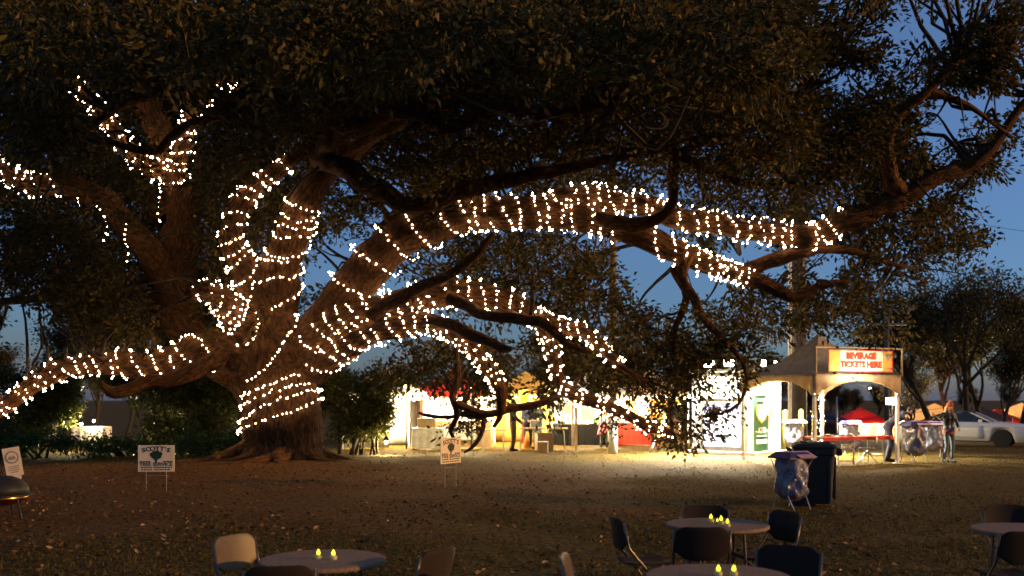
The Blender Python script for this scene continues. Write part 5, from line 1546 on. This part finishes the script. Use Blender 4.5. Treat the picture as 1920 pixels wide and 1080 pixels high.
proto = bag_stand()
for i, (px, D, rz, s, lab) in enumerate([
    (1484, 16.95, R(28), .9, 'recycling bag stand with blue lid pressed against the black cart'),
    (1489, 33.0, R(10), 1.0, 'recycling bag stand behind the thin white pole'),
    (1594, 31.8, R(-8), 1.0, 'recycling bag stand behind the beverage tent, left of the far red tent'),
    (1714, 28.6, R(16), 1.08, 'recycling bag stand the bending officer reaches into'),
    (1748, 31.2, R(-20), 1.0, 'recycling bag stand between the officer and the woman')]):
    o = proto if i == 0 else copy_tree(proto)
    x = (px - 960) / FPX * D
    o.location = (x, D, gzf(x, D)); o.rotation_euler = (0, 0, rz); o.scale = (s, s, s); o['label'] = lab

# ------------------------------------------------------------------ folding chairs, round tables, candles
def folding_chair(pm, fm):
    t = thing('folding_chair', 'x', 'chair')
    s = MB()
    def fn(u, v):
        xx, yy = (u - .5) * .40, (v - .5) * .40
        return (xx * (1 - .10 * (1 - v)), yy + .02, .452 - .018 * math.cos((u - .5) * 3) - .012 * math.sin(v * 3))
    s.grid(fn, 8, 8); seat = s.build('seat', pm, t, smooth=True); solid(seat, .022); bevel(seat, .006)
    b = MB()
    outline = []
    W2, z0, z1, r = .228, .575, .83, .10
    nb_ = 10
    def col(u):
        e = abs(2 * u - 1)
        d = max(0.0, (e - (1 - r / W2)) / (r / W2))
        top = z1 - r * (1 - math.sqrt(max(0, 1 - d * d)))
        bot = z0 + .055 * d + .02 * (1 - (2 * u - 1) ** 2) * -1
        return bot, top
    def fb(u, v):
        bot, top = col(u)
        zz = bot + (top - bot) * v
        yy = -.175 - (zz - .45) * .16 - .035 * (1 - (2 * u - 1) ** 2)
        return ((u - .5) * 2 * W2, yy, zz)
    b.grid(fb, 24, 6); back = b.build('backrest', pm, t, smooth=True); solid(back, .02); bevel(back, .004)
    for sx in (-1, 1):
        MB().tube([(sx * .222, -.235, .80), (sx * .222, -.19, .58), (sx * .215, -.05, .42), (sx * .215, .25, .012), (sx * .215, .27, 0)], .0125, 8).build('front_leg', fm, t, smooth=True)
        MB().tube([(sx * .19, .13, .435), (sx * .19, -.03, .30), (sx * .19, -.27, 0)], .0115, 8).build('rear_leg', fm, t, smooth=True)
    MB().tube([(-.215, .16, .13), (.215, .16, .13)], .009, 6).build('front_bar', fm, t)
    MB().tube([(-.19, -.2, .08), (.19, -.2, .08)], .009, 6).build('rear_bar', fm, t)
    return t
PC = {'dark': folding_chair(M['chair_dark'], M['chair_metal']), 'beige': folding_chair(M['chair_beige'], M['chair_metal']), 'white': folding_chair(M['white_chair'], M['steel'])}
first = {k: True for k in PC}
def chair(kind, px, D, face, label, group, z=None):
    """face: heading of the sitter in degrees, 0 looks away from the camera"""
    o = PC[kind] if first[kind] else copy_tree(PC[kind]); first[kind] = False
    x = (px - 960) / FPX * D
    o.location = (x, D, gzf(x, D) if z is None else z); o.rotation_euler = (0, 0, R(face)); o['label'] = label; o['group'] = group
g1 = 'folding chairs round the lamp lit tables'
chair('beige', 482, 7.62, -118, 'beige folding chair with its lit back at the left of the left table', g1)
chair('dark', 530, 6.62, 8, 'dark folding chair on the near side of the left table', g1)
chair('dark', 768, 7.15, 62, 'dark folding chair at the right of the left table', g1)
chair('dark', 1331, 9.5, 180, 'dark folding chair behind the four candle table', g1)
chair('dark', 1310, 8.25, -4, 'dark folding chair in front of the four candle table, its back to us', g1)
chair('dark', 1205, 8.7, -80, 'dark folding chair seen from the side, left of the four candle table', g1)
chair('dark', 1432, 8.95, 112, 'brown folding chair turned aside, right of the four candle table', g1)
chair('beige', 1128, 6.5, -98, 'beige folding chair at the bottom edge, left of the nearest table', g1)
chair('dark', 1462, 6.75, 150, 'dark folding chair just behind the nearest table, at its right', g1)
chair('dark', 1907, 9.5, 178, 'far dark folding chair of the table at the right edge', g1)
chair('dark', 1893, 8.2, 4, 'near dark folding chair of the table at the right edge', g1)
g2 = 'white folding chairs under the ticket table'
for u, v, a, lab in ((1.25, .15, 160, 'white folding chair under the left part of the red table'), (2.2, .3, 75, 'white folding chair side on under the right part of the red table')):
    p = Tm @ Vector((u, v, 0))
    chair('white', p.x / p.y * FPX + 960, p.y, a, lab, g2, z=tz)

def round_table(label, px, D, zoff=0.0):
    x = (px - 960) / FPX * D; z = gzf(x, D) + zoff
    t = thing('round_table', label, 'table', (x, D, z), rnd.uniform(0, 1), 'small round folding tables')
    MB().lathe([(.40, .700), (.445, .703), (.457, .712), (.457, .730), (.450, .738), (.40, .740), (.1, .7405)], seg=56).build('table_top', M['table'], t, smooth=False)
    for a in range(4):
        c, s_ = math.cos(a * 1.5708 + .78), math.sin(a * 1.5708 + .78)
        MB().tube([(.27 * c, .27 * s_, .70), (.31 * c, .31 * s_, 0)], .0135, 8).build('leg', M['chair_metal'], t)
    MB().tube([(-.19, -.19, .69), (-.19, .19, .69)], .012, 6).build('brace', M['chair_metal'], t); MB().tube([(.19, -.19, .69), (.19, .19, .69)], .012, 6).build('brace', M['chair_metal'], t)
    return x, D, z
t1 = round_table('speckled round table at the bottom left with two glowing candles', 605, 7.25)
t2 = round_table('speckled round table with four glowing candles amid dark chairs', 1345, 8.95)
t3 = round_table('speckled round table nearest the camera, cut by the bottom edge', 1347, 6.3)
t4 = round_table('speckled round table cut by the right edge of the photo', 1925, 8.8)
def make_candle():
    t = thing('led_candle', 'x', 'candle', group='glowing battery candles on the tables')
    MB().lathe([(.019, 0), (.021, .004), (.021, .018), (.014, .024), (.008, .026)], seg=14).build('cup', M['led_cup'], t, smooth=True)
    MB().lathe([(.005, .0262), (.0115, .031), (.010, .040), (.006, .050), (.001, .058)], seg=12).build('flame', M['led'], t, smooth=True)
    return t
cp = make_candle()
cand = [(t1, 597, 1040, 7.22, 'left one of the two candles on the left table'), (t1, 625, 1041, 7.20, 'right one of the two candles on the left table'),
        (t2, 1333, 980, 9.05, 'leftmost candle on the four candle table'), (t2, 1345, 980, 8.95, 'small second candle from the left on the four candle table'), (t2, 1352, 980, 8.9, 'tall third candle from the left on the four candle table'), (t2, 1364, 984, 8.72, 'rightmost candle on the four candle table'),
        (t3, 1347, 1074, 6.28, 'left one of the two candles on the table at the bottom edge'), (t3, 1376, 1074, 6.28, 'right one of the two candles on the table at the bottom edge')]
for i, (tt, px, py, D, lab) in enumerate(cand):
    o = cp if i == 0 else copy_tree(cp)
    o.location = ((px - 960) / FPX * D, D, tt[2] + .7406); o.rotation_euler = (0, 0, i * 1.1)
    s = (1.25, 1.25, 1.3, .8, 1.35, 1.25, 1.2, 1.2)[i]
    o.scale = (s, s, s); o['label'] = lab

# ------------------------------------------------------------------ white car
cx0, cy0 = (1812 - 960) / FPX * 38.5, 38.5
car = thing('parked_car', 'silver white two door car with a black soft top, nose to the right', 'car', (cx0, cy0, gzf(cx0, cy0)), R(-33))
# local: nose to +x, width along y, camera side is -y
AX = [(-1.36, .335), (1.36, .335)]          # wheel centres and wheel radius
def bottom(xx):
    b = .22
    for ax_, r in AX:
        d = abs(xx - ax_)
        if d < r + .05: b = max(b, math.sqrt((r + .05) ** 2 - d * d) + r - .02)
    return b
st = []
for xx in list(np.linspace(-2.36, 2.38, 90)):
    u = (xx + 2.36) / 4.74
    hw = .93 * (1 - .16 * max(0, (u - .86) / .14) ** 2 - .12 * max(0, (.10 - u) / .10) ** 2)
    belt = .84 + .03 * math.cos((u - .35) * 3)
    if xx > .7: deck = .96 - .16 * ((xx - .7) / 1.68) ** 1.7
    elif xx < -1.35: deck = .98 - .06 * ((-1.35 - xx) / 1.0) ** 2
    else: deck = .97
    if xx > 2.2: deck -= .22 * ((xx - 2.2) / .18) ** 2
    if xx < -2.25: deck -= .1 * ((-2.25 - xx) / .11) ** 2
    belt = min(belt, deck - .05)
    bt_ = bottom(xx) + (.08 * max(0, (xx - 2.2) / .18))
    bt_ = min(bt_, belt - .06)
    mid = (bt_ + belt) / 2
    st.append([(xx, -hw * .72, deck), (xx, -hw * .90, deck - .025), (xx, -hw * .985, belt), (xx, -hw, max(mid, belt - .2)), (xx, -hw * .985, mid), (xx, -hw * .95, bt_),
               (xx, hw * .95, bt_), (xx, hw * .985, mid), (xx, hw, max(mid, belt - .2)), (xx, hw * .985, belt), (xx, hw * .90, deck - .025), (xx, hw * .72, deck)])
mb = MB(); n = len(st[0])
vs = [p for s_ in st for p in s_]; fs = []
for i in range(len(st) - 1):
    for k in range(n): fs.append((i * n + k, (i + 1) * n + k, (i + 1) * n + (k + 1) % n, i * n + (k + 1) % n))
fs.append(tuple(range(n))); fs.append(tuple((len(st) - 1) * n + k for k in range(n - 1, -1, -1)))
mb.add(vs, fs); mb.build('body', M['car_white'], car, smooth=True)
# cabin: glass house with soft top
def cab(name, pts_low, pts_high, m, yl, yh):
    mb = MB(); n = len(pts_low)
    vs = [(a, -yl, b) for a, b in pts_low] + [(a, -yh, b) for a, b in pts_high] + [(a, yh, b) for a, b in pts_high] + [(a, yl, b) for a, b in pts_low]
    fs = []
    for r_ in range(3):
        for k in range(n - 1): fs.append((r_ * n + k, r_ * n + k + 1, (r_ + 1) * n + k + 1, (r_ + 1) * n + k))
    fs.append(tuple(r_ * n for r_ in range(4))); fs.append(tuple(r_ * n + n - 1 for r_ in range(3, -1, -1)))
    mb.add(vs, fs); return mb.build(name, m, car)
cab('side_glass', [(-1.15, .955), (-.4, .965), (.95, .95)], [(-.85, 1.26), (-.4, 1.29), (.22, 1.285)], M['glass'], .80, .60)
top = MB()
top.grid(lambda u, v: (-1.55 + 1.82 * u, (v - .5) * 2 * (.80 - .18 * math.sin(min(1, u * 1.3) * 1.57)), .97 + .37 * math.sin(min(1, u * 1.45) * 1.57) * (1 - .10 * (2 * v - 1) ** 2) ** .5 - .03 * max(0, u - .8) * 5 * .3), 14, 10)
tp = top.build('soft_top', M['cloth_black'], car, smooth=True); solid(tp, .02)
for s_ in (-1, 1):
    MB().tube([(.97, s_ * .79, .955), (.25, s_ * .61, 1.30)], .028, 6).build('windscreen_pillar', M['car_white'], car)
    mr_ = bevel(MB().box((.62, s_ * .98, 1.0), (.12, .18, .12)).build('mirror', M['car_white'], car), .03)
    dr = MB(); hy = -s_ * -1 * .934
    dr.grid(lambda u, v, s_=s_: (-.62 + 1.34 * u, s_ * (.936 - .012 * abs(2 * v - 1)), .34 + .48 * v), 6, 4)
    d_ = dr.build('door', M['car_white'], car, smooth=True); solid(d_, .012)
    bevel(MB().box((-.42, s_ * .955, .745), (.18, .03, .03)).build('handle', M['car_white'], d_), .008)
    MB().prism([(1.98, .66), (2.24, .64), (2.30, .72), (2.02, .78)], s_ * .60, s_ * .88).build('headlight', M['lens'], car)
    MB().box((2.31, s_ * .56, .40), (.09, .26, .08)).build('fog_lamp', M['iron'], car)
    MB().prism([(-2.34, .68), (-2.20, .68), (-2.20, .82), (-2.34, .82)], s_ * .5, s_ * .85).build('tail_light', M['cloth_red'], car)
MB().prism([(2.34, .50), (2.40, .52), (2.395, .70), (2.33, .72)], -.50, .50).build('grille', M['iron'], car)
MB().prism([(2.30, .24), (2.37, .25), (2.37, .36), (2.31, .38)], -.62, .62).build('lower_grille', M['iron'], car)
MB().box((0, -.93, .235), (1.9, .03, .05)).build('sill', M['iron'], car)
for ax_, r in AX:
    for s_ in (-1, 1):
        spoked_wheel(car, (ax_, s_ * .80, r), r, .24, ROTY, M['tyre'], M['rim'], 10)

# ------------------------------------------------------------------ people
def cap(mb, a, b, ra, rb, seg=12):
    a, b = Vector(a), Vector(b)
    d = b - a; L = d.length
    if L < 1e-5: d = Vector((0, 0, 1)); L = 1e-5
    d = d / L
    q = Vector((0, 0, 1)).rotation_difference(d).to_matrix()
    prof = [(ra * math.sin(t), -ra * math.cos(t)) for t in np.linspace(.12, 1.57, 5)] + [(rb * math.cos(t), L + rb * math.sin(t)) for t in np.linspace(0, 1.45, 5)]
    mb.lathe(prof, a, seg, rot=q)
def ell(mb, c, r, rot=None, seg=16):
    prof = [(math.sin(t), -math.cos(t)) for t in np.linspace(.1, 3.04, 12)]
    vs0 = MB().lathe([(p[0] * r[0], p[1] * r[2]) for p in prof], (0, 0, 0), seg, sy=r[1] / r[0], rot=rot)
    mb.add([(v[0] + c[0], v[1] + c[1], v[2] + c[2]) for v in vs0.v], vs0.f)
JOINT = dict(pelvis=(0, 0, .95), waist=(0, .0, 1.10), chest=(0, .0, 1.30), neck=(0, .01, 1.46), head=(0, -.02, 1.60),
             sl=(.18, .01, 1.41), el=(.24, .03, 1.13), wl=(.24, -.06, .90), sr=(-.18, .01, 1.41), er=(-.24, .03, 1.13), wr=(-.24, -.06, .90),
             hl=(.09, 0, .92), kl=(.10, -.02, .50), al=(.11, .03, .09), hr=(-.09, 0, .92), kr=(-.10, -.02, .50), ar=(-.11, .03, .09), face=(0, -1, 0))
def person(label, px, D, heading, pose, wear, scale=1.0, hair='hair_dark', long_hair=False, extra=None, female=False):
    """local figure looks to -y; heading turns it about z"""
    J = {k: Vector(v) for k, v in JOINT.items()}; J.update({k: Vector(v) for k, v in pose.items()})
    x = (px - 960) / FPX * D
    t = thing('person', label, 'person', (x, D, gzf(x, D)), R(heading)); t.scale = (scale,) * 3
    f = J['face'].normalized(); up = (J['head'] - J['neck']).normalized()
    sw = .92 if female else 1.0
    fq = Vector((0, -1, 0)).rotation_difference(f).to_matrix()
    body = MB()
    def torso(mb, g):
        for s in (-1, 1):
            o = Vector((s * .065, 0, 0))
            cap(mb, J['pelvis'] + o, J['waist'] + o * .8, .105 + g, .092 * sw + g)
            cap(mb, J['waist'] + o * .8, J['chest'] + o, .095 * sw + g, .115 * sw + g)
            cap(mb, J['chest'] + o, J['chest'].lerp(J['neck'], .55) + Vector((s * .07, 0, 0)), .112 * sw + g, .065 + g)
        if female:
            for s in (-1, 1): ell(mb, J['chest'] + Vector((s * .075, -.085, -.01)), (.068 + g, .06 + g, .065 + g))
    def arm(mb, s, g, to=1.0):
        S, E, W = J['s' + s], J['e' + s], J['w' + s]
        cap(mb, J['chest'].lerp(J['neck'], .6), S, .06 + g, .056 + g); cap(mb, S, E, .053 * sw + g, .04 * sw + g)
        cap(mb, E, E.lerp(W, to), .041 * sw + g, (.041 - .014 * to) * sw + g)
    def leg_(mb, s, g, to=1.0):
        H_, K, A = J['h' + s], J['k' + s], J['a' + s]
        cap(mb, H_, K, .088 + g, .058 + g); cap(mb, K, K.lerp(A, to), .057 + g, .057 - .02 * to + g)
    torso(body, -.01)
    cap(body, J['chest'].lerp(J['neck'], .6), J['head'] - up * .03, .056, .05)
    ell(body, J['head'] + up * .03, (.075, .093, .115), rot=None if abs(up.z) > .95 else Vector((0, 0, 1)).rotation_difference(up).to_matrix())
    ell(body, J['head'] - up * .05 + f * .015, (.055, .065, .06))
    cap(body, J['head'] + up * .035 + f * .085, J['head'] - up * .008 + f * .105, .010, .016, 8)        # nose
    side = f.cross(up).normalized()
    for s in (-1, 1): ell(body, J['head'] + side * s * .077 + up * .01, (.012, .02, .03))
    ell(body, J['head'] - up * .045 + f * .078, (.026, .01, .011))                                      # mouth
    for s in 'lr':
        arm(body, s, 0); leg_(body, s, -.006)
        W, E = J['w' + s], J['e' + s]; d = (W - E).normalized()
        pd = Vector((1, 0, 0)) if abs(d.x) < .8 else Vector((0, 0, 1))
        lat = d.cross(pd).normalized(); nn = lat.cross(d).normalized()
        for q in (-.025, -.008, .008, .025): cap(body, W + d * .01 + lat * q * .6, W + d * .085 + lat * q, .017, .014, 8)     # palm
        for q, L in ((-.03, .062), (-.011, .075), (.010, .070), (.029, .056)):                          # four fingers
            k = W + d * .09 + lat * q
            k2 = k + d * L * .55 + nn * .008 + lat * q * .12; k3 = k2 + d * L * .42 + nn * .022 + lat * q * .05
            cap(body, k, k2, .0095, .009, 8); cap(body, k2, k3, .009, .0075, 8)
        sg_ = 1 if s == 'l' else -1
        cap(body, W + d * .03 - lat * .028, W + d * .07 - lat * .058, .012, .010, 8); cap(body, W + d * .07 - lat * .058, W + d * .10 - lat * .060 + nn * .012, .010, .008, 8)
        A = J['a' + s]
        cap(body, A + Vector((0, .03, -.045)), A + Vector((0, -.14, -.055)), .04, .028)
    link('body', remesh(body, .011, M['skin'], 'body'), t)
    for s in (-1, 1):
        e = MB(); ell(e, J['head'] + side * s * .032 + up * .03 + f * .086, (.013, .010, .010), seg=10); e.build('eye', M['eye'], t, smooth=True)
    # clothes
    mb = MB(); torso(mb, .012); cap(mb, J['chest'].lerp(J['neck'], .6), J['chest'].lerp(J['neck'], .85), .07, .062)
    sl = wear.get('sleeve', .96)
    for s in 'lr':
        if sl > 0: arm(mb, s, .014, sl)
        else: cap(mb, J['s' + s], J['s' + s].lerp(J['e' + s], .6), .07, .06)
    link(wear.get('topname', 'jacket'), remesh(mb, .018, M[wear['top']], 'top'), t)
    mb = MB()
    if 'skirt' in wear:
        mb.lathe([(.27, .48), (.24, .62), (.19, .80), (.165, 1.04)], (J['pelvis'].x, J['pelvis'].y, 0), 24, sy=.8); mb.build('skirt', M[wear['skirt']], t, smooth=True)
        mb = MB()
    for s in (-1, 1): cap(mb, J['pelvis'] + Vector((s * .06, 0, .06)), J['pelvis'] + Vector((s * .06, 0, -.02)), .112, .118)
    for s in 'lr': leg_(mb, s, wear.get('loose', .012), .93)
    link('trousers', remesh(mb, .018, M[wear['legs']], 'trousers'), t)
    for s in 'lr':
        A = J['a' + s]; mb = MB()
        cap(mb, A + Vector((0, .035, -.04)), A + Vector((0, -.16, -.052)), .052, .042); cap(mb, A + Vector((0, .02, -.03)), A + Vector((0, .01, wear.get('boot', .05))), .052, .052)
        link('shoe', remesh(mb, .016, M[wear.get('shoe', 'black_wear')], 'shoe'), t)
    hb = MB()
    ell(hb, J['head'] + up * .05 - f * .018, (.086, .098, .108)); ell(hb, J['head'] - f * .055, (.07, .055, .09))
    if long_hair:
        for s in (-1, 0, 1): cap(hb, J['head'] - f * .05 + side * s * .06, J['head'] - up * (.34 - .03 * abs(s)) - f * .06 + side * s * .085, .055, .04)
        for s in (-1, 1): cap(hb, J['head'] + side * s * .075 + up * .02, J['head'] - up * .33 + side * s * .11 + f * .05, .032, .028)
    hm = remesh(hb, .014, M[hair], 'hair')
    link('hair', hm, t)
    if extra: extra(t, J, f, up, side)
    return t

def cap_and_tail(t, J, f, up, side):
    mb = MB(); ell(mb, J['head'] + up * .085 - f * .012, (.102, .112, .085)); mb.build('knit_cap', M['beanie'], t, smooth=True)
    mb = MB(); ell(mb, J['head'] + up * .185 - f * .01, (.055, .055, .05)); mb.build('pompom', M['hair_red'], t, smooth=True)
    MB().lathe([(.165, .82), (.185, .86), (.175, .95)], (0, 0, 0), 24, sy=.82).build('check_shirt_hem', M['plaid'], t, smooth=True)
person('person in a rust knit cap and black leather jacket, one hand raised, on the lawn', 1779, 29.0, 12,
       dict(sr=(-.17, .01, 1.40), er=(-.36, -.04, 1.24), wr=(-.53, -.08, 1.36), sl=(.17, .01, 1.40), el=(.27, .02, 1.16), wl=(.20, -.16, 1.02),
            kl=(.11, -.03, .5), al=(.13, .03, .09), kr=(-.10, -.06, .5), ar=(-.15, .0, .09), head=(.0, -.03, 1.59), face=(-.25, -1, -.05)),
       dict(top='leather', legs='jeans', loose=.002, boot=.18), 1.0, 'hair_red', True, cap_and_tail, True)
def badge(t, J, f, up, side):
    q = (J['sr'] + J['er']) / 2
    mb = MB(); ell(mb, J['sr'].lerp(J['er'], .3) + Vector((-.058, -.02, 0)), (.025, .04, .05)); mb.build('shoulder_patch', M['canvas_gold'], t, smooth=True)
    MB().lathe([(.17, .93), (.175, .98)], (J['pelvis'].x, J['pelvis'].y, 0), 20, sy=.8).build('belt', M['black_wear'], t)
person('person in navy uniform with a shoulder patch bending over the bag stand', 1672, 29.0, 74,
       dict(pelvis=(0, .10, .96), waist=(0, -.02, 1.10), chest=(0, -.24, 1.26), neck=(0, -.38, 1.36), head=(0, -.50, 1.40), face=(0, -.75, -.65),
            sl=(.19, -.30, 1.34), el=(.27, -.42, 1.10), wl=(.22, -.62, .98), sr=(-.19, -.30, 1.34), er=(-.26, -.42, 1.08), wr=(-.22, -.58, .96),
            hl=(.09, .08, .93), hr=(-.09, .08, .93), kl=(.11, .0, .5), kr=(-.11, .04, .5), al=(.12, .08, .09), ar=(-.12, .12, .09)),
       dict(top='navy', legs='navy', loose=.02, topname='uniform_shirt'), 1.06, 'hair_dark', extra=badge)
person('person in black top and brown trousers standing in profile by the gold stall', 962, 34.6, 96,
       dict(er=(-.23, -.06, 1.14), wr=(-.2, -.22, 1.0), el=(.23, -.04, 1.14), wl=(.2, -.2, 1.0)), dict(top='black_wear', legs='brown_cloth', loose=.025), 1.04)
person('person in dark jacket, left one of the couple behind the folding table', 990, 36.4, 20,
       dict(er=(-.22, -.02, 1.14), wr=(-.10, -.2, 1.05), el=(.22, -.02, 1.14), wl=(.10, -.2, 1.08)), dict(top='navy', legs='black_wear', loose=.018), .98)
person('person in dark green top, right one of the couple behind the folding table', 1008, 36.2, -25,
       dict(el=(.23, -.05, 1.15), wl=(.16, -.24, 1.1)), dict(top='black_wear', legs='jeans', loose=.018), 1.0, 'hair_dark', True, None, True)
person('person in a white top and pink skirt at the black skirted table', 1133, 36.8, 165,
       dict(er=(-.24, -.05, 1.15), wr=(-.15, -.24, 1.05), el=(.24, -.05, 1.15), wl=(.15, -.24, 1.05)), dict(top='cloth_white', legs='jeans', skirt='pink', topname='blouse'), .98, 'hair_red', True, None, True)
person('person in a pale blue shirt serving inside the white shirt stall', 1052, 40.3, 5,
       dict(er=(-.24, -.05, 1.15), wr=(-.16, -.26, 1.05)), dict(top='paleblue', legs='black_wear', sleeve=.5, topname='shirt'), 1.0)
person('person in a black jacket seen from behind, right of the leaning yellow guard', 1263, 38.2, 178,
       dict(), dict(top='black_wear', legs='brown_cloth', loose=.022), 1.05)
